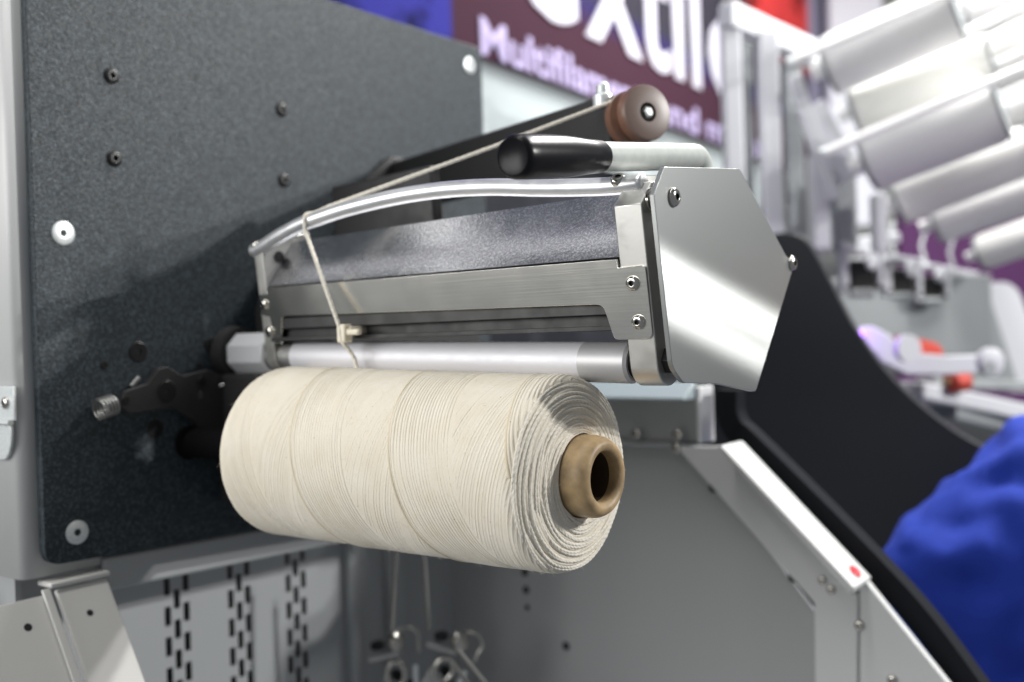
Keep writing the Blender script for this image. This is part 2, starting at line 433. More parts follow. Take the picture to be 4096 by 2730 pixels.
def countersunk(p, n, r, name, parent, m='zinc', proud=0.0006):
    p, n = V(p), V(n).normalized()
    seg = 30
    b_ = MB().lathe(p, n, [(-0.0005, r), (proud, r), (proud + 0.0003, r * 0.94), (proud + 0.0003, r * 0.36)], seg, cap0=False, cap1=False)
    d = n; u = d.cross(V((0, 0, 1))).normalized(); w = d.cross(u); k0 = len(b_.v) - seg
    for dz in (proud + 0.0003, -0.0025):
        for k in range(seg):
            an = 2 * PI * k / seg; q = (an + 0.2) % (PI / 3) - PI / 6
            rr = r * 0.32 * math.cos(PI / 6) / math.cos(q)
            b_.v.append(p + d * dz + (u * math.cos(an) + w * math.sin(an)) * rr)
    for k in range(seg):
        k2 = (k + 1) % seg
        b_.f.append([k0 + k, k0 + k2, k0 + seg + k2, k0 + seg + k]); b_.mi.append(0)
        b_.f.append([k0 + seg + k, k0 + seg + k2, k0 + 2 * seg + k2, k0 + 2 * seg + k]); b_.mi.append(1)
    b_.f.append([k0 + 2 * seg + k for k in range(seg)]); b_.mi.append(1)
    return b_.build(name, (m, 'black_oxide'), parent, smooth=30)

def spline(pts, n):
    """Catmull-Rom through points"""
    pts = [V(p) for p in pts]; out = []
    P = [pts[0] * 2 - pts[1]] + pts + [pts[-1] * 2 - pts[-2]]
    for i in range(1, len(P) - 2):
        for k in range(n):
            t = k / n
            a, b_, c, d = P[i - 1], P[i], P[i + 1], P[i + 2]
            out.append(0.5 * ((2 * b_) + (c - a) * t + (2 * a - 5 * b_ + 4 * c - d) * t * t + (3 * b_ - a - 3 * c + d) * t ** 3))
    out.append(pts[-1])
    return out
def fillet(poly, rads, n=6):
    """round the corners of a 2-D polygon"""
    out = []; N = len(poly)
    for i in range(N):
        p = V((*poly[i], 0)); a = V((*poly[i - 1], 0)); b_ = V((*poly[(i + 1) % N], 0)); r = rads[i]
        if r <= 0: out.append((p.x, p.y)); continue
        d1 = (a - p).normalized(); d2 = (b_ - p).normalized()
        ang = d1.angle(d2); t = r / math.tan(ang / 2)
        t = min(t, (a - p).length * 0.48, (b_ - p).length * 0.48)
        s, e = p + d1 * t, p + d2 * t
        for k in range(n + 1):
            q = k / n
            z = s * (1 - q) ** 2 + p * 2 * q * (1 - q) + e * q * q
            out.append((z.x, z.y))
    return out
EX, EY, EZ = V((1, 0, 0)), V((0, 1, 0)), V((0, 0, 1))

# ================================================================== the machine: panel and casing
mach = thing('winding_machine', 'winding machine with dark speckled side panel and pale grey casing', 'machine', (0, 0.1, -0.08))
pl = fillet([(-0.1225, -0.0745), (-0.1225, 0.4030), (0.3940, 0.4030), (0.3940, -0.0900), (0.09, -0.0815)], [0.013, 0, 0.004, 0, 0])
panel = MB().prism([(0, y, z) for y, z in pl], (-0.008, 0, 0)).build('mounting_panel', 'panel_coat', mach, bevel=0.0007)
for (px, py, r) in ((252, 933, 0.0088), (308, 2130, 0.0088), (1878, 262, 0.0088)):
    countersunk(onX(px, py, 0.0), EX, r, 'countersunk_bolt', panel)
for y, z in ((-0.058, 0.2896), (0.1065, 0.2895), (-0.058, 0.2262), (0.1065, 0.2262)):
    button_bolt((0.0, y, z), EX, 0.0062, 'cap_screw', panel, 'black_oxide', 'black_dark', h=0.42)
for (px, py, r) in ((553, 1408, 0.0078), (838, 1377, 0.0052), (795, 1462, 0.0022), (418, 1460, 0.0030), (620, 1715, 0.0075), (915, 1565, 0.0085), (745, 1795, 0.0062)):
    countersunk(onX(px, py, 0.0), EX, r, 'cap_screw', panel, 'black_oxide', 0.0004)

# casing behind the panel: front flange, rounded bend, left side wall
cz0, cz1 = -0.0835, 0.48
cs = MB()
prof = [(-0.0095, 0.10)] + [(-0.0095, -0.118)]
for k in range(7):
    a = PI / 2 * k / 6
    prof.append((-0.0175 + 0.008 * math.cos(a), -0.1265 - 0.008 * math.sin(a)))
prof += [(-0.45, -0.1345)]
n = len(prof)
vs = [(x, y, cz0) for x, y in prof] + [(x, y, cz1) for x, y in prof]
cs.add(vs, [(i, i + 1, i + 1 + n, i + n) for i in range(n - 1)])
casing = cs.build('casing', 'casing_paint', mach, smooth=40)
md = casing.modifiers.new('solid', 'SOLIDIFY'); md.thickness = 0.0015
# lower flange lip and underside
MB().box((-0.0155, -0.093, -0.0790), (0.010, 0.05, 0.009)).build('lower_lip', 'casing_paint', mach, bevel=0.002)
p = onX(30, 145, -0.02)
MB().lathe((-0.05, -0.1352, 0.305), (0, -1, 0), [(0, 0.0018), (0.0004, 0.0018)], 16).build('rivet_hole', 'hole_dark', mach)
# grey wall below the casing, in shade
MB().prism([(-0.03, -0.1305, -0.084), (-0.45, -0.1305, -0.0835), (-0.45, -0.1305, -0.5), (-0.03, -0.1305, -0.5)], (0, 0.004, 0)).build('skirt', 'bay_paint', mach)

# ratchet lever with spring on the panel
lv = fillet([(0.030 - 0.088, 0.022), (0.026 - 0.075, 0.060 - 0.025), (0.0, 0.068), (0.008, 0.056), (0.045, 0.060), (0.058, 0.042), (0.052, -0.010), (0.030, 0.010), (0.0, 0.018), (-0.035, 0.018)],
            [0.012, 0.006, 0.008, 0.006, 0.012, 0.012, 0.004, 0.02, 0.02, 0.012])
def lvp(q): return onX(q[0], q[1], 0.0)
lever_px = [(440, 1615), (470, 1565), (560, 1535), (600, 1475), (640, 1468), (700, 1505), (800, 1480), (850, 1500), (880, 1580), (870, 1760), (800, 1760), (740, 1680), (660, 1630), (560, 1645), (490, 1655)]
lp = [lvp(q) for q in lever_px]
lp2 = fillet([(p.y, p.z) for p in lp], [0.006, 0.006, 0.004, 0.004, 0.003, 0.008, 0.006, 0.006, 0.006, 0, 0, 0.02, 0.01, 0.006, 0.006])
lever = MB().prism([(0.006, y, z) for y, z in lp2], (0.005, 0, 0)).build('ratchet_lever', 'lever_black', mach, bevel=0.0006)
for (px, py, r) in ((505, 1600, 0.0032), (668, 1565, 0.0082), (808, 1525, 0.0042)):
    countersunk(onX(px, py, 0.011), EX, r, 'pivot_screw', lever, 'black_oxide', 0.0003)
sp0 = onX(392, 1640, 0.008); sp1 = onX(455, 1618, 0.008)
dsp = (sp1 - sp0).normalized(); usp = dsp.cross(EX).normalized(); wsp = dsp.cross(usp)
MB().tube([sp0 + (sp1 - sp0) * (k / 90) + (usp * math.cos(2 * PI * 5 * k / 90) + wsp * math.sin(2 * PI * 5 * k / 90)) * 0.0076 for k in range(91)], 0.00075, 8).build('coil_spring', 'spring_steel', mach, smooth=60)
MB().tube([onX(525, 1545, 0.004), onX(556, 1510, 0.004)], 0.0017, 10).build('spring_pin', 'spring_steel', mach, smooth=60)
MB().tube([onX(850, 1555, 0.008), onX(950, 1520, 0.016)], 0.0010, 8).build('latch_rod', 'anodised', mach, smooth=60)
# dark spindle disc holding the far end of the package
MB().lathe((0.0, 0.0, 0.002), EX, [(0.0, 0.014), (0.002, 0.012), (0.112, 0.012)], 56).build('spindle', 'black_dark', mach, smooth=35)
# pale faceted hub at the root of the swing arm
hub = MB().lathe((0.012, 0.046, 0.0725), EX, [(0.0, 0.0165), (0.002, 0.0185), (0.045, 0.0185), (0.047, 0.0165)], 8, u=V((0, math.cos(PI / 8), math.sin(PI / 8))))
hub.build('swing_hub', 'white_paint', mach, bevel=0.0008)
MB().lathe((0.0, 0.046, 0.0725), EX, [(0.0, 0.024), (0.011, 0.022)], 32).build('hub_collar', 'lever_black', mach, smooth=35)

# added dark block hidden behind the package, keeps lamp light off the panel
MB().prism([(0.0, 0.026, -0.050), (0.0, 0.26, -0.062), (0.0, 0.26, 0.150), (0.0, 0.085, 0.150), (0.0, 0.068, 0.110), (0.0, 0.068, 0.058), (0.0, 0.026, 0.056)], (0.098, 0, 0)).build('added_light_block', 'lever_black', mach, bevel=0.004)

# hinge bracket on the casing side, cut by the left edge of the picture
br = thing('hinge_bracket', 'small zinc-plated bracket with a screw and rounded lip on the casing side', 'bracket', (-0.02, -0.137, 0.05))
MB().prism([(-0.008, -0.1352, 0.0560), (-0.075, -0.1352, 0.0560), (-0.075, -0.1352, 0.0315), (-0.008, -0.1352, 0.0315)], (0, -0.002, 0)).build('leaf', 'zinc', br, bevel=0.0005)
button_bolt((-0.0190, -0.1372, 0.0440), -EY, 0.0045, 'screw', br, 'bolt_steel')
MB().tube([(-0.011, -0.1385, 0.0300), (-0.075, -0.1385, 0.0300)], 0.0022, 12).build('knuckle', 'zinc', br, smooth=60)
tg = [(-0.0115, 0.0275)] + [(-0.026 + 0.0145 * math.cos(a), 0.023 - 0.020 * math.sin(a)) for a in [PI / 2 * k / 10 for k in range(11)]] + [(-0.075, 0.002), (-0.075, 0.0275)]
MB().prism([(x, -0.1362, z) for x, z in tg], (0, -0.002, 0)).build('rounded_tongue', 'zinc', br, bevel=0.0004)

# ================================================================== lower covers and the bay
def slope(y, s, up=0.0):
    """a point on the sloping front: s metres down the slope, lifted 'up' off it"""
    d = V((0.67, 0, -1)).normalized(); nrm = V((1, 0, 0.67)).normalized()
    return V((-0.003, y, -0.0925)) + d * s + nrm * up
def cover(label, y0, y1, s0, holes, lip):
    t = thing('sloped_cover', label, 'cover', slope((y0 + y1) / 2, 0.3), 'sloped lower covers')
    q = [slope(y0, s0), slope(y1, s0), slope(y1, 0.6), slope(y0, 0.6)]
    b_ = MB().prism(q, V((1, 0, 0.67)).normalized() * 0.004)
    b_.build('cover_sheet', 'cover_paint', t, bevel=0.0012)
    if lip: MB().prism([slope(y1, 0.001, 0.0045), slope(y1 - 0.006, 0.001, 0.0045), slope(y1 - 0.006, 0.6, 0.0045), slope(y1, 0.6, 0.0045)], V((1, 0, 0.67)).normalized() * 0.0025).build('folded_edge', 'cover_paint', t, bevel=0.0008)
    for (px, py, r) in holes:
        r_ = ray(px, py); nr = V((1, 0, 0.67)).normalized(); p0 = slope(0, 0, 0.0041)
        p = CAM + r_ * ((p0 - CAM).dot(nr) / r_.dot(nr))
        MB().lathe(p, nr, [(0, r), (0.0002, r)], 20).build('screw_hole', 'hole_dark', t)
cover('pale sloped cover at the bottom left corner with one dark hole', -0.26, -0.1215, 0.004, [(112, 2510, 0.0028)], True)
cover('narrow pale sloped cover beside the slotted wall with one dark hole', -0.1165, -0.0765, 0.002, [(360, 2452, 0.0024)], False)
MB().box((-0.006, -0.098, -0.0885), (0.020, 0.046, 0.004)).build('ledge_cap', 'cover_paint', mach, bevel=0.0012)

bay = thing('machine_bay', 'recessed grey bay under the panel with slotted wall and cross rail', 'machine bay', (0.1, 0.15, -0.5))
WX = -0.075
strips = []
for x0, x1 in ((690, 730), (935, 985), (1165, 1210)):
    c0 = onX(x0, 2330, WX); c1 = onX(x1, 2730, WX); strips.append(((c0.y + c1.y) / 2, c0.z - 0.002))
rects = []
for yc, zt in strips:
    for col in (-1, 0, 1):
        for k in range(9):
            z = strips[0][1] - 0.0268 * k - (0.0134 if col == 0 else 0)
            rects.append((yc + col * 0.0095 - 0.0032, yc + col * 0.0095 + 0.0032, z - 0.0085, z + 0.0085))
ys = sorted({-0.16, 0.40} | {r[0] for r in rects} | {r[1] for r in rects}); zs = sorted({-0.53, -0.09} | {r[2] for r in rects} | {r[3] for r in rects})
wm = MB(); idx = {}
def vid(i, j):
    if (i, j) not in idx: idx[(i, j)] = len(wm.v); wm.v.append(V((WX, ys[i], zs[j])))
    return idx[(i, j)]
for i in range(len(ys) - 1):
    for j in range(len(zs) - 1):
        yc, zc = (ys[i] + ys[i + 1]) / 2, (zs[j] + zs[j + 1]) / 2
        if any(r[0] < yc < r[1] and r[2] < zc < r[3] for r in rects): continue
        wm.f.append([vid(i, j), vid(i + 1, j), vid(i + 1, j + 1), vid(i, j + 1)]); wm.mi.append(0)
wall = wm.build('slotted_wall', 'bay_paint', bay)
sd_ = wall.modifiers.new('sheet', 'SOLIDIFY'); sd_.thickness = 0.0018; sd_.offset = 0
MB().box((WX - 0.022, 0.12, -0.31), (0.004, 0.56, 0.44)).build('slot_backing', 'slot_dark', bay)
MB().prism([(-0.004, -0.075, -0.0775), (-0.004, 0.40, -0.0915), (-0.004, 0.40, -0.118), (-0.004, -0.075, -0.104)], (-0.045, 0, 0)).build('cross_rail', 'bay_paint', bay, bevel=0.003)
YW = 0.40
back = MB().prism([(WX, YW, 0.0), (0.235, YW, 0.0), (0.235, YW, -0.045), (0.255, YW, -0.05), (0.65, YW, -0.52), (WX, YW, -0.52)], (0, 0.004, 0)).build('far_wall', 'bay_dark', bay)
for (px, py, r) in ((2100, 2290, 0.0042), (2105, 2360, 0.0042), (2265, 2585, 0.0045), (2110, 2430, 0.003)):
    MB().lathe(onY(px, py, YW) + V((0, -0.0003, 0)), -EY, [(0, r), (0.0006, r)], 18).build('screw_hole', 'hole_dark', bay)
MB().box((0.05, 0.205, -0.27), (0.014, 0.014, 0.40)).build('conduit', 'bay_paint', bay, bevel=0.003) if False else None
for yy, w in ((0.235, 0.012), (0.300, 0.026)):
    MB().box((WX + 0.006, yy, -0.30), (0.012, w, 0.40)).build('rib', 'bay_paint', bay, bevel=0.003)
# box beam behind the package and its ledge with screws
e0 = onY(2300, 1545, YW); e1 = onY(2850, 1540, YW)
beam = MB().prism([(0.02, YW - 0.001, 0.024), (0.252, YW - 0.001, 0.024), (0.252, YW - 0.001, -0.030), (0.02, YW - 0.001, -0.030)], (0, 0.03, 0)).build('box_beam', 'bay_dark', bay, bevel=0.002)
MB().prism([(0.02, YW - 0.0015, 0.0300), (0.02, YW - 0.028, 0.0150), (0.02, YW - 0.028, 0.0130), (0.02, YW - 0.0015, 0.0130)], (0.232, 0, 0)).build('light_rail', 'rail_cyan', bay, bevel=0.001)
MB().box((0.135, YW - 0.006, -0.0335), (0.24, 0.012, 0.004)).build('ledge', 'frame_grey', bay, bevel=0.001)
for (px, py) in ((2545, 1738), (2710, 1740), (2705, 1795)):
    button_bolt(onY(px, py, YW - 0.0125), -EY, 0.0055, 'screw', bay, 'bolt_steel')
MB().box((0.2545, YW + 0.012, -0.003), (0.004, 0.030, 0.056)).build('beam_end', 'white_paint', bay, bevel=0.001)

# white sloping channel that closes the front of the bay, with a red button
ch = thing('sloped_channel', 'white sloping metal channel with a small red button near its bend', 'channel', (0.4, YW, -0.5))
a0, a1, a2 = onY(2885, 1775, YW - 0.02), onY(3425, 2345, YW - 0.02), onY(3860, 2900, YW - 0.02)
def chan(name, pts, y0, dy, m_): return MB().prism([(p[0], y0, p[1]) for p in pts], (0, dy, 0)).build(name, m_, ch, bevel=0.0015)
def P2(px, py): q = onY(px, py, YW - 0.02); return (q.x, q.z)
def P3(px, py): q = onY(px, py, YW - 0.045); return (q.x, q.z)
chan('channel_top', [P3(2868, 1790), P3(2885, 1782), P3(3418, 2355), P3(3400, 2385)], YW - 0.045, 0.045, 'casing_paint')
chan('channel_web', [P2(2690, 1790), P2(2866, 1790), P2(3404, 2385), P2(3422, 2385), P2(3420, 2900), P2(3250, 2900), P2(3245, 2420)], YW - 0.014, 0.010, 'casing_paint')
chan('lower_side', [P2(3424, 2330), P2(3450, 2335), P2(3900, 2900), P2(3424, 2900)], YW - 0.012, 0.010, 'casing_paint')
for (px, py) in ((3290, 2322), (3325, 2360)):
    button_bolt(onY(px, py, YW - 0.0145), -EY, 0.0040, 'screw', ch, 'frame_grey' if False else 'bolt_steel')
for (px, py) in ((3438, 2502), (3570, 2722)):
    button_bolt(onY(px, py, YW - 0.0125), -EY, 0.0046, 'screw', ch, 'bolt_steel')
q0, q1 = P3(2885, 1782), P3(3418, 2355)
sd0 = V((q1[0] - q0[0], 0, q1[1] - q0[1])); nb = V((-sd0.z, 0, sd0.x)).normalized()
MB().lathe(V((q0[0], YW - 0.020, q0[1])) + sd0 * 0.93, nb, [(-0.0005, 0.0060), (0.0016, 0.0058), (0.0024, 0.004)], 20).build('button', 'red_plastic', ch, smooth=40)
for (px, py) in ((2855, 1950), (3175, 2310)):
    button_bolt(onY(px, py, YW - 0.001), -EY, 0.005, 'screw', ch, 'black_oxide')
# dark rubber edge trim following the slope outside
tr = [onY(px, py, YW + 0.01) for px, py in ((2862, 1560), (2865, 1660), (2900, 1745), (2960, 1800), (3180, 2020), (3460, 2310), (3660, 2540), (3920, 2900))]
trs = spline(tr, 8)
trn = []
for i in range(len(trs)):
    t = (trs[min(i + 1, len(trs) - 1)] - trs[max(i - 1, 0)]).normalized(); nn = V((t.z, 0, -t.x)) * -1
    if nn.x < 0: nn = -nn
    trn.append(nn)
poly = [(p.x, YW + 0.01, p.z) for p in trs] + [((p + q * 0.020).x, YW + 0.01, (p + q * 0.020).z) for p, q in reversed(list(zip(trs, trn)))]
et = MB()
k = len(trs)
for i in range(k - 1):
    A, B, Cc, D = trs[i], trs[i + 1], trs[i + 1] + trn[i + 1] * 0.022, trs[i] + trn[i] * 0.022
    et.prism([A, B, Cc, D], (0, 0.02, 0))
tag(et.build('edge_trim', 'trim_black', None), 'black edge strip running down outside the white sloping channel', 'trim')
# big black guard panel of the next station
gy = 0.90
gpx = [(2700, 1200), (2900, 1000), (3100, 935), (3190, 940), (3245, 985), (3330, 1140), (3420, 1310), (3560, 1500), (3720, 1650), (3900, 1770), (4150, 1880), (4500, 2000), (4500, 3000), (2700, 3000)]
gp = spline([onY(px, py, gy) for px, py in gpx[1:12]], 6) + [onY(4500, 3000, gy), onY(2700, 3000, gy), onY(2700, 1200, gy)]
tag(MB().prism(gp, (0, 0.012, 0)).build('guard_panel', 'guard_black', None, bevel=0.002), 'large black curved guard panel behind the steel end plate', 'guard panel')

# ================================================================== the package of yarn
pk = thing('yarn_package', 'cylindrical package of cream cotton yarn wound on a brown cardboard tube', 'yarn package', (0.245, 0, -0.058))
A = V((0.1165, 0, 0.0020)); B = V((0.3760, 0, -0.0012))
ad = (B - A).normalized(); au = EY - ad * ad.y; au.normalize(); aw = ad.cross(au)      # angle 0 = +Y, 90 = up
if aw.z < 0: aw = -aw
LEN = (B - A).length
RF, RN = 0.0604, 0.0570
PITCHY = 0.088; SEAM = 0.149
def seam_c(x, a): return (x - SEAM - PITCHY * (a - PI / 2) / (2 * PI)) / PITCHY       # 0 at the seam helix
def prad(x):                                                                           # radius of the side at distance x
    r = RF + (RN - RF) * min(1, max(0, x / LEN))
    e = 0.012
    if x < e: r -= 0.010 * (1 - x / e) ** 2.2
    e2 = 0.006
    if x > LEN - e2: r -= 0.0022 * ((x - LEN + e2) / e2) ** 2
    return r
def sm(t): t = min(1, max(0, t)); return t * t * (3 - 2 * t)
def over(x, a):
    """1 where the right-hand sweep lies on top, 0 where the crossing sweep does"""
    c = seam_c(x, a) % 1.0
    return sm(c / 0.012) * (1 - sm((c - 0.52) / 0.04))
def swell(x, a):
    c = seam_c(x, a) % 1.0
    return 0.0006 * (1 - c) * sm(c / 0.012) + 0.0006 * noise.noise(V((x * 34, math.cos(a) * 2.0 + 5, math.sin(a) * 2.0)))
def base_h(x, a):
    q = 0.5 + 0.8 * noise.noise(V((x * 20 + 3, math.cos(a) * 1.5, math.sin(a) * 1.5)))
    return swell(x, a) + 0.00074 - (0.00012 + 0.00026 * over(x, a)) * min(1, max(0, q + 0.2))
NX, NA = 130, 200
vs, fs = [], []
def ring_pts(x, rfun, hfun):
    out = []
    for k in range(NA):
        a = 2 * PI * k / NA
        r = rfun(x, a) + hfun(x, a)
        out.append(A + ad * x + (au * math.cos(a) + aw * math.sin(a)) * r)
    return out
rings = []
for i in range(6):                                      # far end
    t = i / 6
    rings.append(ring_pts(-0.004 * (1 - t), lambda x, a, t=t: 0.026 + (0.0498 - 0.026) * t, lambda x, a: 0))
for i in range(NX + 1):
    x = LEN * i / NX
    rings.append(ring_pts(x, lambda x, a: prad(x), lambda x, a: base_h(x, a)))
r_end = prad(LEN)
NE = 60
for i in range(1, NE + 1):                              # near end, a blunt cone
    t = i / NE; r = r_end + (0.0245 - r_end) * t
    xo = LEN + 0.0025 * math.sin(min(1, t * 3) * PI / 2) + 0.0050 * t
    rr = []
    for k in range(NA):
        a = 2 * PI * k / NA
        ph = (r - 0.0006 * a) / 0.0024
        h = 0.0006 * abs(math.sin(PI * ph)) + 0.0012 * noise.noise(V((math.cos(a) * 2, math.sin(a) * 2, r * 160)))
        rr.append(A + ad * (xo + h) + (au * math.cos(a) + aw * math.sin(a)) * r)
    rings.append(rr)
for rr in rings: vs += rr
for i in range(len(rings) - 1):
    for k in range(NA):
        k2 = (k + 1) % NA
        fs.append((i * NA + k, i * NA + k2, (i + 1) * NA + k2, (i + 1) * NA + k))
yb = MB(); yb.add(vs, fs)
body = yb.build('yarn_body', 'cotton', pk, smooth=80)
def xend(r): t = (r_end - r) / (r_end - 0.0245); return LEN + 0.0025 * math.sin(min(1, max(0, t) * 3) * PI / 2) + 0.0050 * t
def on_pack(x, a, r): return A + ad * x + (au * math.cos(a) + aw * math.sin(a)) * r
def twisted(pp, r, pitch, step):
    """two plies twisted round each other along a path"""
    d_ = [0.0]
    for i in range(1, len(pp)): d_.append(d_[-1] + (pp[i] - pp[i - 1]).length)
    n_ = max(4, int(d_[-1] / step)); q = []; i = 0
    for k in range(n_ + 1):
        t = d_[-1] * k / n_
        while i < len(pp) - 2 and d_[i + 1] < t: i += 1
        q.append(pp[i].lerp(pp[i + 1], (t - d_[i]) / max(1e-9, d_[i + 1] - d_[i])))
    out_ = ([], [])
    for k in range(len(q)):
        t = (q[min(k + 1, len(q) - 1)] - q[max(k - 1, 0)]).normalized()
        u_ = t.cross(V((0.3, 0.5, 0.8))).normalized(); w_ = t.cross(u_); an = 2 * PI * d_[-1] * k / n_ / pitch
        o_ = (u_ * math.cos(an) + w_ * math.sin(an)) * r * 0.20
        out_[0].append(q[k] + o_); out_[1].append(q[k] - o_)
    return out_
# the visible winding: parallel turns of both sweeps, one on top of the other in turn
STARTS = 38
wind = MB()
rw = random.Random(11)
for fam in (1, -1):
    for k in range(STARTS):
        ph = 2 * PI * k / STARTS + (0 if fam == 1 else 0.07); jit = rw.uniform(-0.018, 0.018); rj = rw.uniform(-0.00008, 0.00008)
        pp = []
        n_ = 300
        for i in range(n_):
            x = 0.0005 + (LEN - 0.001) * i / (n_ - 1)
            a = ph + jit + fam * (x - SEAM) / PITCHY * 2 * PI + 0.03 * noise.noise(V((x * 18, k * 1.7, fam)))
            ov = over(x, a % (2 * PI)); top = ov if fam == 1 else 1 - ov
            pp.append(on_pack(x, a, prad(x) + swell(x, a % (2 * PI)) - 0.0013 + 0.0009 * top + rj))
        wind.tube(pp, 0.00130, 6)
wo = wind.build('winding', 'cotton', pk, smooth=80); wo['kind'] = 'stuff'
# the last turn, lying proud along the seam
pts = []
N_ = 520
for i in range(N_):
    x = 0.004 + (LEN - 0.006) * i / (N_ - 1)
    a = PI / 2 + (x - SEAM) / PITCHY * 2 * PI + 0.012 + 0.01 * noise.noise(V((x * 25, 3, 1)))
    pts.append(on_pack(x, a, prad(x) + 0.0005 + 0.0002 * noise.noise(V((x * 60, 3, 1)))))
MB().tube(pts, 0.00118, 8).build('outer_turn', 'seam_thread', pk, smooth=80)
# loops of yarn turning back at the near end
loops = MB()
rnd = random.Random(3)
rr = 0.0272
while rr < r_end + 0.0014:
    na = 5
    a0 = rnd.random() * 6.28
    for j in range(na):
        span = rnd.uniform(1.4, 2.3); st = a0 + j * 2 * PI / na + rnd.uniform(-0.25, 0.25)
        pp = []
        for i in range(40):
            s = i / 39; a = st + span * s
            q = 2 * s - 1
            r = min(rr + 0.0050 * (s - 0.5) + 0.0004 * math.sin(7 * s + j), r_end + 0.0010)
            x = xend(r) + 0.0003 - 0.0036 * abs(q) ** 4 + 0.0004 * noise.noise(V((a * 2, r * 200, j)))
            pp.append(A + ad * x + (au * math.cos(a) + aw * math.sin(a)) * r)
        tw = twisted(pp, 0.00125, 0.0075, 0.0016)
        loops.tube(tw[0], 0.00092, 6); loops.tube(tw[1], 0.00092, 6)
    rr += 0.00190
lo = loops.build('end_loops', 'thread', pk, smooth=80); lo['kind'] = 'stuff'
# stray fibres standing off the yarn
fz = MB(); rf_ = random.Random(21)
for k in range(1500):
    if k < 1150:
        x = rf_.uniform(0.004, LEN - 0.002); a = rf_.uniform(0.4, 5.6)
        p = on_pack(x, a, prad(x) + 0.0006); n_ = (au * math.cos(a) + aw * math.sin(a))
    else:
        r = rf_.uniform(0.028, r_end); a = rf_.uniform(0, 6.28)
        p = on_pack(xend(r) + 0.0008, a, r); n_ = ad
    t_ = V((rf_.uniform(-1, 1), rf_.uniform(-1, 1), rf_.uniform(-1, 1))); t_ = (t_ - n_ * t_.dot(n_)).normalized()
    l_ = rf_.uniform(0.0015, 0.004); h_ = rf_.uniform(0.15, 0.55); b_ = V((rf_.uniform(-1, 1), rf_.uniform(-1, 1), rf_.uniform(-1, 1))) * 0.3
    fz.tube([p, p + (t_ * 0.5 + n_ * h_ * 0.7 + b_ * 0.3) * l_, p + (t_ + n_ * h_ + b_) * l_], [0.00008, 0.00006, 0.00003], 3, cap=False)
fo_ = fz.build('stray_fibres', 'thread', pk); fo_['kind'] = 'stuff'
# cardboard tube
cr_ = 0.0238; ci = 0.0143; cx = LEN + 0.0245
prof = [(0.0, cr_), (cx - 0.009, cr_)]
for k in range(1, 9):
    a = PI / 2 * k / 8; prof.append((cx - 0.009 + 0.009 * math.sin(a), cr_ - 0.0052 + 0.0052 * math.cos(a)))
for k in range(1, 9):
    a = PI / 2 * k / 8; prof.append((cx - 0.0045 + 0.0045 * math.cos(a), ci + 0.0042 - 0.0042 * math.sin(a)))
prof.append((cx - 0.0075, ci))
ct = MB().lathe(A, ad, prof, 56, cap0=False, cap1=False).build('core_tube', 'cardboard', pk, smooth=40)
MB().lathe(A, ad, [(cx - 0.0065, ci + 0.0001), (cx - 0.16, ci)], 40, cap0=False, cap1=True).build('bore', 'bore_shaded', ct, smooth=40)

# ================================================================== the traverse arm above the package
arm = thing('traverse_arm', 'steel traverse arm with roller, end plate and handle above the package', 'traverse arm', (0.25, 0.03, 0.05))
# roller
rn = V((0.4040, 0.0300, 0.0627)); rf = V((0.076, 0.0296, 0.0704)); rd = (rn - rf).normalized(); RL = (rn - rf).length
RR = 0.0124
roller = MB().lathe(rf, rd, [(0.030, RR), (RL - 0.034, RR)], 48).build('roller', 'roller_alu', arm, smooth=40)
MB().lathe(rf, rd, [(RL - 0.034, RR + 0.0001), (RL - 0.002, RR + 0.0001), (RL, RR - 0.0012), (RL, RR - 0.003), (RL - 0.003, RR - 0.003)], 48, cap0=False).build('end_sleeve', 'sleeve_grey', roller, smooth=30)
MB().lathe(rf, rd, [(0.0, RR - 0.001), (0.001, RR + 0.0002), (0.014, RR + 0.0002), (0.0142, RR - 0.0012), (0.017, RR - 0.0012), (0.0172, RR + 0.0001), (0.030, RR + 0.0001)], 40).build('end_sleeve', 'collar_steel', roller, smooth=30)
MB().lathe(rn, rd, [(-0.004, RR - 0.0032), (0.0012, RR - 0.0032), (0.0012, RR - 0.0046), (0.003, RR - 0.0046), (0.0038, RR - 0.003), (0.0045, RR - 0.003)], 40).build('bearing', 'black_oxide', roller, smooth=30)
# near end block: bar with rounded foot round the roller shaft
def lean(z): return 0.0043 + (0.152 - z) * 0.150
bp_ = [(lean(0.1525), 0.1525), (0.0165, 0.1660), (0.060, 0.1705), (0.075, 0.12), (0.046, 0.06)]
for k in range(12):
    a = -0.55 - (PI - 0.75) * k / 11
    bp_.append((0.0305 + 0.0138 * math.cos(a), 0.0630 + 0.0138 * math.sin(a)))
bp_ = [q for q in bp_]
blk = MB().prism([(0.408, y, z) for y, z in bp_], (0.018, 0, 0)).build('end_block', 'block_alu', arm, bevel=0.0006)
# shoulder nut and spacer visible in the gap
MB().lathe((0.426, 0.0290, 0.0640), EX, [(0, 0.0082), (0.0065, 0.0082), (0.0075, 0.006)], 6).build('shaft_nut', 'black_oxide', arm, bevel=0.0004)
# far end block
def leanf(z): return 0.0075 + (0.152 - z) * 0.150
fb = [(leanf(0.1535), 0.1535), (0.020, 0.163), (0.055, 0.168), (0.070, 0.12), (0.044, 0.062)]
for k in range(10):
    a = -0.55 - (PI - 0.75) * k / 9
    fb.append((0.0300 + 0.0138 * math.cos(a), 0.0704 + 0.0138 * math.sin(a)))
fblk = MB().prism([(0.081, y, z) for y, z in fb], (0.010, 0, 0)).build('end_block', 'block_alu', arm, bevel=0.0006)
MB().lathe((0.0912, 0.0235, 0.1475), EX, [(0, 0.0046), (0.0006, 0.0046)], 20).build('tapped_hole', 'hole_dark', fblk)
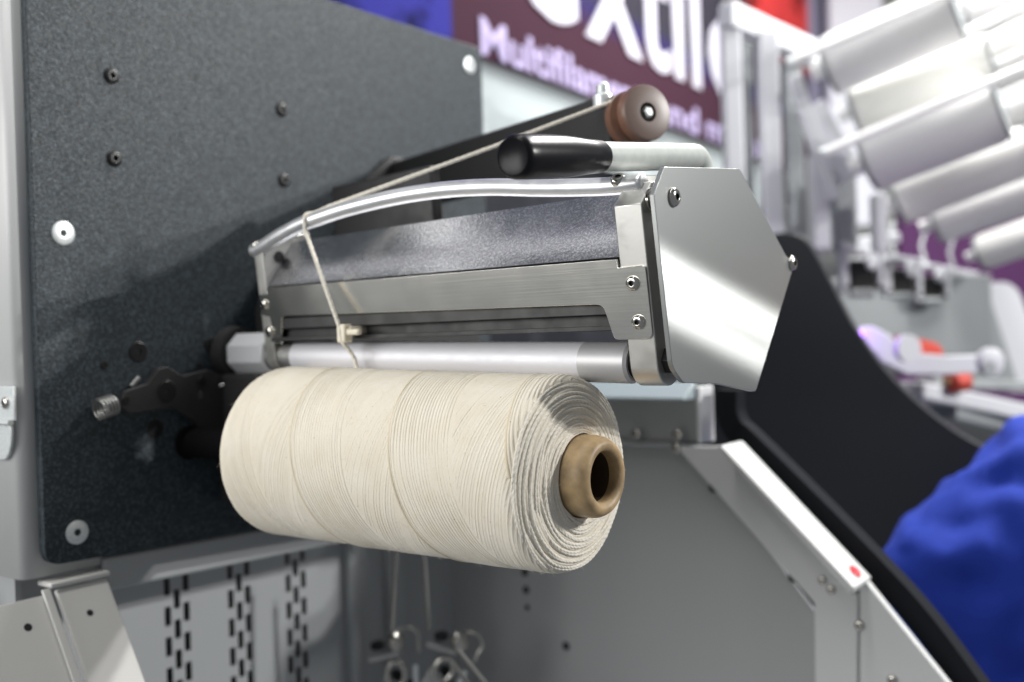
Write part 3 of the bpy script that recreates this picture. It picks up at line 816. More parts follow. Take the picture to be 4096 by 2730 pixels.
# galvanised cover sheet between the blocks
gs = [V((0.0912, 0.0125, 0.1245)), V((0.4078, 0.0125, 0.1245)), V((0.4078, 0.0425, 0.1665)), V((0.0912, 0.0380, 0.1600))]
nrm = (gs[1] - gs[0]).cross(gs[3] - gs[0]).normalized()
MB().prism(gs, (0, 0.0012, 0.0)).build('cover_sheet', 'galvanised', arm)
# top return of the sheet
MB().prism([gs[3], gs[2], gs[2] + V((0, 0.045, -0.004)), gs[3] + V((0, 0.045, -0.004))], (0, 0, -0.0012)).build('sheet_return', 'galvanised', arm)
# stainless strip with two legs, screwed to both blocks
def sy(z, x): return (lean(z) * (x - 0.085) + leanf(z) * (0.415 - x)) / 0.33 - 0.0022
out = fillet([(0.0815, 0.1185), (0.092, 0.1185), (0.092, 0.1232), (0.4075, 0.1228), (0.4075, 0.1180), (0.4255, 0.1182), (0.4255, 0.0768), (0.400, 0.0768), (0.3945, 0.0975), (0.105, 0.1010), (0.1000, 0.0800), (0.0815, 0.0800)],
             [0.002, 0, 0, 0, 0, 0.0025, 0.0045, 0.0035, 0.006, 0.005, 0.003, 0.003], 5)
ps = [(x, sy(z, x), z) for x, z in out]
strip = MB().prism(ps, (0, 0.0016, 0)).build('face_strip', 'strip_steel', arm, bevel=0.0003)
sn = V((0, -1, -0.15)).normalized()
for (x, z) in ((0.4165, 0.1085), (0.4175, 0.0865)):
    button_bolt((x, sy(z, x), z), sn, 0.0043, 'screw', strip)
for (x, z) in ((0.0865, 0.1105), (0.0880, 0.0895)):
    button_bolt((x, sy(z, x), z), sn, 0.0043, 'screw', strip)
# dark traverse housing with its rail in the gap
hs = MB().prism([(0.0912, 0.0200, 0.120), (0.0912, 0.0200, 0.0835), (0.0912, 0.060, 0.0835), (0.0912, 0.060, 0.120)], (0.3166, 0, 0)).build('traverse_housing', 'housing_dark', arm)
MB().box((0.2495, 0.0172, 0.0955), (0.3160, 0.0055, 0.0085)).build('guide_rail', 'housing_dark', arm, bevel=0.0006)
MB().box((0.2495, 0.0165, 0.0835), (0.3160, 0.0075, 0.0030)).build('guide_rail', 'collar_steel' if False else 'housing_dark', arm, bevel=0.0004)
MB().prism([(0.0912, 0.0140, 0.1235), (0.0912, 0.055, 0.1235), (0.0912, 0.055, 0.160), (0.0912, 0.0410, 0.1585)], (0.3166, 0, 0)).build('housing_core', 'housing_dark', arm)
# end plate
PXX = 0.437
ppx = [(2616, 778), (2658, 668), (2959, 675), (3172, 1075), (3023, 1568), (2860, 1535), (2735, 1533), (2690, 1470)]
pyz = [onX(px, py, PXX) for px, py in ppx]
pf = fillet([(p.y, p.z) for p in pyz], [0.0010, 0.0016, 0.0016, 0.003, 0.0045, 0.02, 0.012, 0.012], 6)
plate = MB().prism([(PXX, y, z) for y, z in pf], (-0.003, 0, 0)).build('end_plate', 'plate_steel', arm, bevel=0.0003)
for (px, py, r) in ((2692, 790, 0.0056), (3166, 1055, 0.0052)):
    button_bolt(onX(px, py, PXX), EX, r, 'button_screw', plate)
q = onX(2614, 800, 0.428)
MB().lathe((0.426, q.y, q.z), EX, [(0, 0.0066), (0.001, 0.0072), (0.0022, 0.0072), (0.003, 0.004), (0.008, 0.0035)], 28).build('spacer', 'bolt_steel', arm, smooth=30)
q = onX(3166, 1055, PXX)
MB().lathe((0.400, q.y, q.z), EX, [(0, 0.0045), (0.034, 0.0045)], 20).build('spacer', 'collar_steel', arm, smooth=30)
MB().prism([(0.395, 0.060, 0.165), (0.395, 0.150, 0.168), (0.395, 0.175, 0.122), (0.395, 0.120, 0.070), (0.395, 0.055, 0.075)], (0.012, 0, 0)).build('rear_web', 'housing_dark', arm)
# bowed guide rod
rodpx = [((2570, 731), 0.0165), ((2462, 745), 0.0165), ((2335, 751), 0.016), ((2156, 753), 0.015), ((1965, 750), 0.014), ((1774, 761), 0.013), ((1582, 790), 0.012), ((1391, 836), 0.011), ((1264, 878), 0.010), ((1200, 902), 0.010), ((1115, 948), 0.010), ((1046, 993), 0.010), ((1018, 1004), 0.010)]
rod = [onY(p[0], p[1], y) for p, y in rodpx]
rods = spline(rod, 8)
guide = MB().tube([rods[0] - (rods[1] - rods[0]).normalized() * 0.0012] + rods, [0.0046] + [0.0055] * len(rods), 20).build('guide_rod', 'anodised', arm, smooth=50)
for rp, dn in ((rods[7], V((0.30, -0.62, 0.72))), (rods[-6], V((0.1, -0.2, 1)))):
    button_bolt(rp + dn.normalized() * 0.0030, dn, 0.0048, 'rod_screw', guide, h=0.8)
# handle: painted tube with a black grip, lying across the arm
hx = 0.402
h0 = onX(2050, 628, hx); h1 = onX(2772, 628, hx); hd = (h1 - h0).normalized(); HL = (h1 - h0).length
hj = (onX(2398, 622, hx) - h0).length
tb = [h0 + hd * (hj - 0.01), h0 + hd * HL]
for k in range(1, 8):
    a = PI / 2 * k / 7
    tb.append(h0 + hd * (HL + 0.010 * math.sin(a)) + V((0, 0, -1)) * (0.010 * (1 - math.cos(a))))
tb.append(tb[-1] + V((0, 0, -0.022)))
handle = MB().tube(tb, 0.0086, 28).build('handle_tube', 'tube_paint', arm, smooth=50)
gpf = [(0.0003, 0.0), (0.0003, 0.0090), (0.0, 0.0094), (0.0006, 0.0104), (0.0020, 0.0112), (0.0038, 0.0116), (0.010, 0.0117), (0.036, 0.0116), (0.046, 0.0113), (0.058, 0.0105), (0.068, 0.0098), (hj - 0.001, 0.0093), (hj, 0.0088)]
MB().lathe(h0, hd, gpf, 44).build('grip', 'grip_black', handle, smooth=40)
# handle post down to the block
MB().prism([(0.3985, 0.02, 0.1655), (0.3985, 0.07, 0.1655), (0.3985, 0.07, 0.178), (0.3985, 0.02, 0.172)], (0.006, 0, 0)).build('handle_lug', 'block_alu', arm, bevel=0.0005)
# yarn guide: small ceramic eye sliding under the strip
gx = onY(1378, 1335, 0.004); g = gx
gd = MB().box(g, (0.0085, 0.008, 0.0130)).box(g + V((0.0085, 0.0, 0.0008)), (0.0145, 0.0045, 0.0042)).box(g + V((0.003, 0.010, 0.002)), (0.006, 0.020, 0.006))
eye = gd.build('yarn_guide', 'ceramic', arm, bevel=0.0014, segs=3)

# ================================================================== pulley arm on the panel
pa = thing('pulley_arm', 'black beam from the panel carrying a grooved brown pulley', 'pulley arm', (0.0, 0.24, 0.25))
pc = at(2590, 450, 0.72)
pax = V((0.90, -0.40, 0.03)).normalized()                      # axis of the pulley, pointing out of its face
base0 = V((0.0, 0.252, 0.2330)); tip0 = pc - pax * 0.036 + V((0.0, 0.0, -0.003))
bdir = (tip0 - base0).normalized()
sdv = bdir.cross(EZ).normalized(); uv = sdv.cross(bdir)
MB().bar(base0, tip0 + bdir * 0.006, 0.030, 0.046).build('beam', 'lever_black', pa, bevel=0.003)
MB().prism([(0.0, 0.20, 0.185), (0.0, 0.20, 0.235), (0.0, 0.235, 0.262), (0.0, 0.31, 0.262), (0.0, 0.31, 0.185)], (0.012, 0, 0)).build('foot', 'lever_black', pa, bevel=0.003)
w0 = 0.0205
MB().lathe(pc, pax, [(-0.026, 0.0185), (-0.0255, w0 - 0.001), (-0.0245, w0), (-0.018, w0), (-0.0150, w0 - 0.0065), (-0.0115, w0 - 0.0065), (-0.0085, w0), (-0.0015, w0), (-0.0004, w0 - 0.0006), (0, w0 - 0.002), (0, 0.0072), (-0.003, 0.0066)], 48).build('pulley', ('pulley_brown'), pa, smooth=30)
MB().lathe(pc, pax, [(-0.0012, w0 - 0.0002), (0.0004, w0 - 0.0006), (0.0008, w0 - 0.0016), (0.0008, 0.0070), (-0.002, 0.0068)], 48, cap0=False, cap1=False).build('pulley_face', 'pulley_face', pa, smooth=30)
MB().lathe(pc, pax, [(-0.004, 0.0058), (-0.0005, 0.0058), (0.0003, 0.0045), (0.0003, 0.0)], 24, cap0=False, cap1=False).build('axle_cap', 'black_oxide', pa, smooth=30)
MB().lathe(pc + V((0.0, 0.0008, 0.0)), pax, [(-0.002, 0.0038), (0.0012, 0.0038), (0.0022, 0.0028)], 6).build('axle_screw', 'zinc', pa)
MB().lathe(pc - pax * 0.060, pax, [(0.0, 0.006), (0.034, 0.006)], 16).build('axle', 'bolt_steel', pa, smooth=30)
kp = at(2412, 375, 0.745)
MB().lathe(kp - V((0, 0, 0.010)), EZ, [(0, 0.0075), (0.008, 0.0075), (0.010, 0.0050), (0.016, 0.0045), (0.018, 0.0025)], 20).build('clamp_screw', 'zinc', pa, smooth=30)
# stop bracket seen between the rod and the cover sheet
MB().bar(at(1350, 880, 0.86), at(1750, 800, 0.80), 0.012, 0.055).build('stop_bracket', 'housing_dark', pa, bevel=0.002)

# ================================================================== running yarn
rc = rods[8 * 8 + 3]                                      # where it bends over the guide rod
rc = min(rods, key=lambda p: (((p - CAM).dot(RT) / (p - CAM).dot(FW)) * FP + IW / 2 - 1246) ** 2)
ptop = pc - pax * 0.0132 + UP * (w0 - 0.0028)
oz = V((-0.001, -0.0030, 0.0048))
path = [ptop + V((0.006, 0.012, -0.006)), ptop + V((0.002, 0.006, 0.000)), ptop, ptop.lerp(rc + V((0.003, 0.004, 0.0055)), 0.5)] 
path2 = spline(path, 8)[:-1]
path3 = spline([rc + V((0.010, 0.008, 0.0100)), rc + V((0.003, 0.002, 0.0060)), rc + V((-0.0005, -0.0040, 0.0045)), rc + V((0.0000, -0.0062, 0.0)), rc + V((0.001, -0.0070, -0.007))], 6)
gtop = g + V((-0.001, -0.0035, 0.004))
path4 = [path3[-1].lerp(gtop, t) for t in (0.25, 0.5, 0.75)] + [gtop, g + V((0.0, -0.0035, -0.004))]
nip = V((g.x + 0.0075, 0.0095, 0.0560))
path5 = spline([g + V((0.0005, -0.003, -0.006)), g.lerp(nip, 0.55) + V((0.0, 0.001, 0)), nip, nip + V((0.004, 0.004, -0.004))], 6)
yp = path2 + path3 + path4 + path5
tw = twisted(yp, 0.0015, 0.010, 0.0014)
ym = MB().tube(tw[0], 0.00122, 8).tube(tw[1], 0.00122, 8).build('running_yarn', 'thread', None, smooth=80)
tag(ym, 'cream yarn running from the brown pulley over the bent rod down to the package', 'yarn')

# ================================================================== below: tensioners and hanging threads
def tensioner(px, py, d, label, turn):
    s = d / FP
    t = thing('yarn_tensioner', label, 'tensioner', at(px, py + 330, d), 'yarn tensioners')
    def q(x, y, e=0.0):                       # offsets in the plane facing us, turned a little
        c_, n_ = math.cos(turn), math.sin(turn)
        return at(px + x * c_ - y * n_, py + x * n_ + y * c_, d + e)
    MB().bar(q(-10, 70, .02), q(-10, 330, .02), 66 * s, 18 * s, FW).build('post', 'collar_steel', t, bevel=0.001)
    MB().lathe(q(12, -70), (RT * 0.9 - FW * 0.8 + UP * 0.3), [(-14 * s, 34 * s), (-6 * s, 40 * s), (-2 * s, 22 * s), (2 * s, 22 * s), (6 * s, 40 * s), (14 * s, 34 * s), (22 * s, 8 * s)], 24).build('tension_disc', 'bolt_steel', t, smooth=40)
    MB().lathe(q(-62, -58, .005), (RT - FW * 0.4 + UP * 0.3), [(-26 * s, 18 * s), (10 * s, 22 * s), (26 * s, 10 * s)], 18).build('knob', 'black_oxide', t, smooth=40)
    MB().bar(q(-100, 0), q(20, -26), 22 * s, 18 * s).build('arm', 'collar_steel', t, bevel=0.0006)
    rg = [q(8 + 36 * math.cos(a), 58 + 50 * math.sin(a)) for a in [2 * PI * k / 24 for k in range(25)]]
    MB().tube(rg, 13 * s, 10, cap=False).build('ring_eye', 'bolt_steel', t, smooth=60)
    MB().lathe(q(8, 58, .01), -FW + RT * 0.5, [(0, 22 * s), (0.006, 22 * s)], 18).build('eye_bush', 'black_oxide', t, smooth=40)
    hk = [q(52 + 48 * math.cos(a), -88 - 42 * math.sin(a), .01) for a in [PI * 0.9 - PI * k / 12 for k in range(13)]] + [q(100, -30, .01)]
    MB().tube(hk, 7 * s, 8).build('wire_hook', 'bolt_steel', t, smooth=60)
    MB().bar(q(88, 20), q(92, 330), 20 * s, 8 * s, FW).build('bent_plate', 'zinc', t, bevel=0.0006)
    MB().box(q(60, 110, .015), (44 * s, 20 * s, 60 * s), (RT, FW, UP)).build('spring_box', 'black_oxide', t, bevel=0.0008)
    return t
tensioner(1575, 2640, 1.02, 'left one of the two blurred steel yarn tensioners below the package', 0.0)
tensioner(1795, 2625, 1.0, 'right one of the two blurred steel yarn tensioners below the package', 0.5)
for (a, b_, d, lab) in (((1590, 2120), (1565, 2520), 0.93, 'grey thread hanging straight down to the left tensioner'),
                        ((1690, 2160), (1715, 2520), 0.95, 'grey thread hanging straight down to the right tensioner'),
                        ((1830, 2600), (1960, 2760), 0.90, 'upper of two threads slanting right from the right tensioner'),
                        ((1815, 2660), (1890, 2760), 0.90, 'lower of two threads slanting right from the right tensioner')):
    tag(MB().tube([at(*a, d), at((a[0] + b_[0]) / 2, (a[1] + b_[1]) / 2, d), at(*b_, d)], 0.0021, 8).build('hanging_thread', 'dim_thread', None, smooth=60), lab, 'thread', 'threads below the package')

# ================================================================== banner
AB = math.radians(33.3)
b1 = (FWH * math.cos(AB) + R0 * math.sin(AB)); b1.z = 0; b1.normalize()
b2 = V((0, 0, 1)); bn = b1.cross(b2)
if bn.dot(CAM - at(2300, 300, 1.9)) < 0: bn = -bn
BO = at(1919, 224, 1.75)
def onB(px, py, lift=0.0):
    r_ = ray(px, py); o_ = BO + bn * lift
    p = CAM + r_ * ((o_ - CAM).dot(bn) / r_.dot(bn)); q = p - BO
    return (q.dot(b1), q.dot(b2))
def BP(s, t, lift=0.0): return BO + b1 * s + b2 * t + bn * lift
bt = thing('fascia_banner', 'dark maroon fascia banner with large white lettering behind the machine', 'banner', BP(0.5, -0.1))
bm_ = bpy.data.meshes.new('banner_board')
sL, sR, tT = -0.9, 2.25, 1.1
bmv = [(sL, 0, -0.012), (sR, 0, -0.012), (sR, tT, -0.012), (sL, tT, -0.012), (sL, 0, 0), (sR, 0, 0), (sR, tT, 0), (sL, tT, 0)]
bm_.from_pydata(bmv, [], [(0, 3, 2, 1), (4, 5, 6, 7), (0, 1, 5, 4), (2, 3, 7, 6), (0, 4, 7, 3), (1, 2, 6, 5)])
bm_.materials.append(MAT['banner_print'])
bb = bpy.data.objects.new('banner_board', bm_); sc.collection.objects.link(bb); bb.parent = bt
BM = Matrix((b1, b2, b1.cross(b2))).transposed().to_4x4(); 
BM.translation = BO - ROOT[bt.name]
if b1.cross(b2).dot(bn) < 0: pass
bb.matrix_local = BM
sgn = 1.0 if b1.cross(b2).dot(bn) > 0 else -1.0
def lettering(name, txt, s, t, size, m_, fitw=None, bold=0.0, lift=0.003):
    cu = bpy.data.curves.new('t', 'FONT'); cu.body = txt; cu.size = size; cu.extrude = 0.0012; cu.offset = bold
    cu.resolution_u = 3
    to = bpy.data.objects.new('t', cu); sc.collection.objects.link(to)
    dg = bpy.context.evaluated_depsgraph_get()
    me = bpy.data.meshes.new_from_object(to.evaluated_get(dg))
    bpy.data.objects.remove(to); bpy.data.curves.remove(cu)
    xs = [v.co.x for v in me.vertices]; x0, x1 = min(xs), max(xs)
    k = (fitw / (x1 - x0)) if fitw else 1.0
    for v in me.vertices: v.co.x = (v.co.x - x0) * k
    me.materials.clear(); me.materials.append(MAT[m_])
    o = bpy.data.objects.new(name, me); sc.collection.objects.link(o); o.parent = bt
    M2 = BM.copy(); M2.translation = BP(s, t, lift) - ROOT[bt.name]
    o.matrix_local = M2
    return o
sM, tM = onB(1918, 214); sN, _ = onB(2560, 440)
_, tMt = onB(1925, 70)
lettering('small_lettering', 'Multifilament', sM, tM, (tMt - tM) / 0.70, 'banner_lilac', sN - sM, 0.0015)
for wd_, pa_, pb_ in (('and', 2625, 2790), ('mono', 2825, 3030)):
    s2, t2 = onB(pa_, 520); s3, _ = onB(pb_, 580)
    lettering('small_lettering', wd_, s2, tM, (tMt - tM) / 0.70, 'banner_lilac', s3 - s2, 0.0015)
sx, tx = onB(2335, 112); sl_, tl_ = onB(2800, 338)
_, xh = onB(2610, 60)
# "xtile": measured from the left foot of the x to the right side of the l
bigs = 0.47
lettering('large_lettering', 'Te', sx - 0.60, tx - 0.01, bigs, 'banner_white', 0.575, 0.005)
lettering('large_lettering', 'xtil', sx, tx - 0.01, bigs, 'banner_white', sl_ - sx, 0.005)
se, te = onB(2835, 370)
lettering('large_lettering', 'e', se, tx - 0.01, bigs, 'banner_white', 0.30, 0.005)
# white fascia below, and the dark stripe under that
fs0 = [BP(-0.9, -0.003, -0.02), BP(1.5, -0.003, -0.02), BP(1.5, -0.135, -0.02), BP(-0.9, -0.135, -0.02)]
fo = MB().prism(fs0, bn * -0.05).build('fascia_strip', 'fascia_white', bt)
MB().prism([BP(-0.9, -0.085, -0.012), BP(1.5, -0.085, -0.012), BP(1.5, -0.138, -0.012), BP(-0.9, -0.138, -0.012)], bn * -0.006).build('fascia_lip', 'fascia_white', bt)
MB().prism([BP(-0.9, -0.14, -0.03), BP(1.5, -0.14, -0.03), BP(1.5, -0.9, -0.03), BP(-0.9, -0.9, -0.03)], bn * -0.05).build('lower_board', 'guard_black', bt)

# ================================================================== creel at the right with its white rolls
D = 1.62
cf = thing('creel_stand', 'blurred white creel frame with two posts and a slanting top beam', 'frame', at(3000, 1500, D))
s_ = D / FP
def post(px0, px1, py0, py1, d, name, m_, parent, depth=0.03):
    s1 = d / FP
    a = at((px0 + px1) / 2, py0, d); b_ = at((px0 + px1) / 2, py1, d)
    a.x = b_.x = (a.x + b_.x) / 2; a.y = b_.y = (a.y + b_.y) / 2
    return MB().box((a + b_) / 2, ((px1 - px0) * s1, depth, abs(a.z - b_.z)), (R0, FWH, EZ)).build(name, m_, parent, bevel=0.003)
post(2905, 2978, 20, 1700, D, 'post', 'frame_white', cf)
post(3052, 3128, 130, 1700, D + 0.02, 'post', 'frame_white', cf)
MB().bar(at(2900, 60, D - 0.02), at(3300, 240, D + 0.15), 0.03, 0.040).build('top_beam', 'frame_white', cf, bevel=0.003)
post(2978, 3012, 150, 980, D + 0.10, 'grey_infill', 'frame_grey', cf, 0.01)
post(3140, 3215, 250, 1000, D + 0.12, 'grey_infill', 'frame_grey', cf, 0.01)
MB().bar(at(3175, 300, D), at(3330, 800, D), 0.014, 0.022).build('strut', 'frame_white', cf, bevel=0.002)
MB().bar(at(3235, 430, D + .05), at(3400, 720, D + .05), 0.03, 0.045).build('strut', 'frame_white', cf, bevel=0.002)
post(3240, 3310, 620, 1000, D + 0.03, 'short_post', 'frame_white', cf)
post(3330, 3420, 700, 1000, D + 0.10, 'short_post', 'frame_grey', cf)
post(3490, 3540, 780, 1010, D + 0.05, 'short_post', 'frame_white', cf)
rolls = [((3325, 262), (3820, 50), 118, 1.62, 'uppermost large white roll below the topmost long bright rod', 'roll_white'),
         ((3425, 440), (3955, 235), 98, 1.68, 'second white roll from the top on the creel, above the lower long rod', 'roll_white_warm'),
         ((3480, 645), (3995, 440), 126, 1.60, 'large white roll just below the lower long bright rod', 'roll_white'),
         ((3600, 805), (4120, 600), 96, 1.72, 'fourth white roll down on the creel, half hidden behind the others', 'roll_white_warm'),
         ((3750, 890), (4200, 730), 88, 1.80, 'lowest white roll on the creel above the purple wall', 'roll_white'),
         ((3900, 60), (4200, -60), 90, 1.95, 'small far roll cut by the top right corner of the picture', 'roll_white'),
         ((3930, 235), (4220, 120), 75, 1.95, 'small far roll at the right edge between two bright rods', 'roll_white_warm'),
         ((3930, 1010), (4250, 900), 70, 1.95, 'lowermost small roll at the right edge just above the purple wall', 'roll_white_warm'),
         ((3850, 520), (4250, 370), 60, 1.95, 'thin far roll in the shadow under the lower long rod', 'roll_white'),
         ((3990, 330), (4250, 220), 60, 2.0, 'smallest far roll at the right edge above the lower long rod', 'roll_white')]
for p, q, r, d, lab, m_ in rolls:
    a, b_ = at(*p, d), at(*q, d - 0.10); s1 = d / FP; dd = (b_ - a).normalized(); L_ = (b_ - a).length
    t = thing('yarn_roll', lab, 'roll', (a + b_) / 2 - V((0, 0, r * s1)), 'white rolls on the creel')
    MB().lathe(a, dd, [(0, r * s1 * 0.9), (0.004, r * s1 * 0.98), (0.012, r * s1), (L_ - 0.01, r * s1), (L_, r * s1 * 0.94)], 40).build('wound_yarn', m_, t, smooth=40)
    MB().lathe(a - dd * 0.030, dd, [(0, r * s1 * 0.30), (0.0255, r * s1 * 0.30)], 20).build('tube_end', 'roll_white', t, smooth=40)
    for e_ in (a - dd * 0.005, b_ + dd * 0.0005):
        MB().lathe(e_, dd, [(0, r * s1 * 0.99), (0.0045, r * s1 * 1.01)], 32).build('flange', 'frame_grey', t, smooth=40)
rodl = [((3150, 254), (3960, -90), 1.52, 17, 'topmost long bright rod running up out of the picture'),
        ((3284, 617), (4200, 230), 1.50, 18, 'lower long bright rod crossing the whole creel'),
        ((3815, 30), (4000, -48), 1.85, 17, 'short bright rod at the very top near the corner'),
        ((3848, 140), (4200, -25), 1.80, 17, 'short bright rod second from the top right corner'),
        ((3948, 162), (4200, 45), 1.85, 16, 'short bright rod third from the top right corner'),
        ((3988, 258), (4200, 160), 1.80, 16, 'short bright rod fourth from the top right corner'),
        ((4000, 390), (4200, 300), 1.85, 15, 'upper of the two short rods under the lower long rod'),
        ((4018, 442), (4200, 355), 1.85, 15, 'lower of the two short rods under the lower long rod')]
for p, q, d, r, lab in rodl:
    a, b_ = at(*p, d), at(*q, d - 0.06); s1 = d / FP; dd = (b_ - a).normalized(); L_ = (b_ - a).length
    t = thing('creel_rod', lab, 'rod', a, 'bright rods on the creel')
    MB().lathe(a, dd, [(0, r * s1 * 0.6), (0.003, r * s1), (L_, r * s1)], 18).build('rod', 'rod_bright', t, smooth=40)
    MB().lathe(a - dd * 0.002, dd, [(0, r * s1 * 0.5), (0.0012, r * s1 * 1.15), (0.008, r * s1 * 1.15), (0.009, r * s1)], 18).build('rod_tip', 'zinc', t, smooth=40)

# shelf and row of winding heads behind the guard
D2 = 1.75
sh = thing('head_shelf', 'blurred white shelf bar above the row of winder units', 'shelf', at(3400, 1000, D2))
MB().bar(at(3220, 1005, D2), at(3560, 955, D2 + .1), 0.05, 0.020).build('shelf_bar', 'frame_white', sh, bevel=0.003)
MB().bar(at(3390, 1050, D2), at(3560, 1030, D2 + .1), 0.03, 0.012).build('shelf_bar', 'frame_white', sh, bevel=0.003)
lab4 = ['nearest of the blurred winder units, just right of the black guard', 'second blurred winder unit from the black guard', 'third blurred winder unit from the black guard', 'farthest blurred winder unit, beside the purple wall']
for i, (px, py, k) in enumerate(((3450, 1085, 1.0), (3610, 1110, 0.85), (3730, 1135, 0.78), (3840, 1150, 0.72))):
    d = 1.72 + 0.13 * i; s1 = d / FP * k
    t = thing('winder_unit', lab4[i], 'winder', at(px, py + 90, d), 'far winder units')
    for ox, w_, h_ in ((-80, 30, 210), (62, 24, 150)):
        MB().box(at(px + ox * k, py - 10 * k, d), (w_ * s1, 0.03, h_ * s1), (R0, FWH, EZ)).build('bracket', 'frame_white', t, bevel=0.002)
    MB().bar(at(px - 95 * k, py - 95 * k, d - 0.01), at(px + 75 * k, py - 70 * k, d + 0.02), 0.03, 26 * s1).build('top_bar', 'frame_white', t, bevel=0.002)
    MB().box(at(px - 8, py + 10, d), (96 * s1, 0.03, 105 * s1), (R0, FWH, EZ)).build('motor', 'black_oxide', t, bevel=0.003)
    MB().box(at(px - 5, py + 66 * k, d - 0.005), (150 * s1, 0.02, 24 * s1), (R0, FWH, EZ)).build('base_plate', 'housing_dark', t, bevel=0.002)
    MB().lathe(at(px + 30 * k, py - 40 * k, d - 0.02), -FWH + R0 * 0.8, [(0, 34 * s1), (0.006, 34 * s1), (0.008, 20 * s1)], 24).build('disc', 'frame_white', t, smooth=40)
    MB().lathe(at(px - 5, py + 88 * k, d - 0.01), R0, [(-46 * s1, 20 * s1), (46 * s1, 20 * s1)], 18).build('roller', 'frame_grey', t, smooth=40)
    MB().tube([at(px - 30 * k, py - 90 * k, d), at(px - 60 * k, py - 190 * k, d + 0.03), at(px - 40 * k, py - 260 * k, d + 0.05)], 9 * s1, 8).build('feed_tube', 'frame_grey', t, smooth=60)
tag(MB().box(at(3600, 1270, 2.0), (0.36, 0.02, 0.16), (R0, FWH, EZ)).build('grey_cabinet', 'frame_grey', None, bevel=0.003), 'blurred grey cabinet below the far winding units', 'cabinet')
fpn = thing('far_cabinet', 'blurred pale rounded cabinet at the right edge by the purple wall', 'cabinet', at(4030, 1500, 2.1))
cpx = [(3880, 1180), (3990, 1130), (4060, 1150), (4100, 1230), (4160, 1420), (4160, 1560), (3900, 1560)]
MB().prism(spline([at(px, py, 2.1) for px, py in cpx], 4), FWH * 0.2).build('cabinet_side', 'frame_white', fpn)
MB().prism([at(px, py, 2.08) for px, py in ((3850, 1200), (3960, 1190), (4080, 1560), (3850, 1560))], FWH * 0.01).build('cabinet_front', 'frame_grey', fpn)

# far traverse arm with violet light and red package
D3 = 1.45
fa = thing('far_traverse_arm', 'blurred white arm with violet indicator light and white end disc', 'traverse arm', at(3600, 1500, D3))
apx = [(3405, 1335), (3430, 1318), (3490, 1305), (3560, 1340), (3625, 1410), (3800, 1425), (3960, 1420), (3990, 1450), (3980, 1490), (3800, 1500), (3630, 1500), (3520, 1445), (3440, 1395)]
MB().prism([at(px, py, D3 + (px - 3405) * 0.0001) for px, py in apx], FWH * 0.03).build('arm_body', 'frame_white', fa, bevel=0.002)
MB().lathe(at(3948, 1448, D3 - 0.01), -FWH + R0 * 0.3, [(0, 0.020), (0.012, 0.020), (0.014, 0.012)], 28).build('end_disc', 'frame_white', fa, smooth=40)
MB().lathe(at(3950, 1475, D3 - 0.022), -FWH + R0 * 0.3, [(0, 0.011), (0.004, 0.011)], 20).build('disc_hub', 'frame_grey', fa, smooth=40)
MB().lathe(at(3620, 1395, D3 - 0.012), -FWH + R0 * 0.3, [(0, 0.020), (0.010, 0.020)], 28).build('hub_disc', 'frame_white', fa, smooth=40)
MB().lathe(at(3427, 1344, D3 - 0.004), -FWH - R0 * 0.4, [(0, 0.0090), (0.004, 0.008), (0.006, 0.003)], 18).build('indicator_light', 'lamp_violet', fa, smooth=40)
il = bpy.data.lights.new('indicator_glow', 'POINT'); il.energy = 0.12; il.color = (0.40, 0.12, 1.0); il.shadow_soft_size = 0.006
ilo = bpy.data.objects.new('indicator_glow', il); sc.collection.objects.link(ilo); ilo.location = at(3445, 1330, D3 - 0.03)
ra, rb = at(3600, 1400, D3 + 0.06), at(3715, 1425, D3 + 0.13)
rp = thing('red_package', 'blurred orange-red yarn package behind the white arm', 'yarn package', ra)
MB().lathe(ra, rb - ra, [(0, 0.018), (0.004, 0.023), ((rb - ra).length, 0.023)], 30).build('red_yarn', 'orange_red', rp, smooth=40)
MB().lathe(ra - (rb - ra).normalized() * 0.01, rb - ra, [(0, 0.008), (0.012, 0.008)], 16).build('package_tube', 'cardboard', rp, smooth=40)
for i, (p, q, w, h, m_, lab) in enumerate((((3640, 1560), (4120, 1660), 0.05, 0.028, 'frame_white', 'upper blurred pale cross bar above the blue shoulder'),
                                          ((3760, 1640), (4120, 1720), 0.06, 0.030, 'frame_grey', 'lower blurred grey cross bar above the blue shoulder'),
                                          ((3700, 1530), (4100, 1545), 0.04, 0.018, 'frame_grey', 'thin blurred grey bar just under the white arm'))):
    tag(MB().bar(at(*p, 1.6 + 0.05 * i), at(*q, 1.75 + .05 * i), w, h).build('cross_bar', m_, None, bevel=0.004), lab, 'bar', 'blurred cross bars')
t = thing('small_red_package', 'tiny blurred red package below the white arm', 'yarn package', at(3820, 1530, 1.6))
MB().lathe(at(3800, 1530, 1.6), R0 + FWH * 0.5, [(0, 0.014), (0.003, 0.017), (0.032, 0.017)], 24).build('red_yarn', 'orange_red', t, smooth=40)
MB().lathe(at(3800, 1530, 1.6) - R0 * 0.008, R0 + FWH * 0.5, [(0, 0.006), (0.01, 0.006)], 14).build('package_tube', 'cardboard', t, smooth=40)

# ================================================================== the hall behind
def board(name, px, d, m_):
    o = MB().prism([at(x, y, d) for x, y in px], FWH * 0.05).build(name, m_, None); o['kind'] = 'structure'; return o
board('hall_wall', [(2500, -900), (6500, -900), (6500, 4200), (2500, 4200)], 4.0, 'hall_grey')
board('purple_wall', [(3600, 850), (4500, 850), (4500, 1700), (3600, 1700)], 3.4, 'purple_wall')
board('pale_wall', [(3320, -600), (3530, -600), (3530, 900), (3320, 900)], 3.4, 'hall_pale')

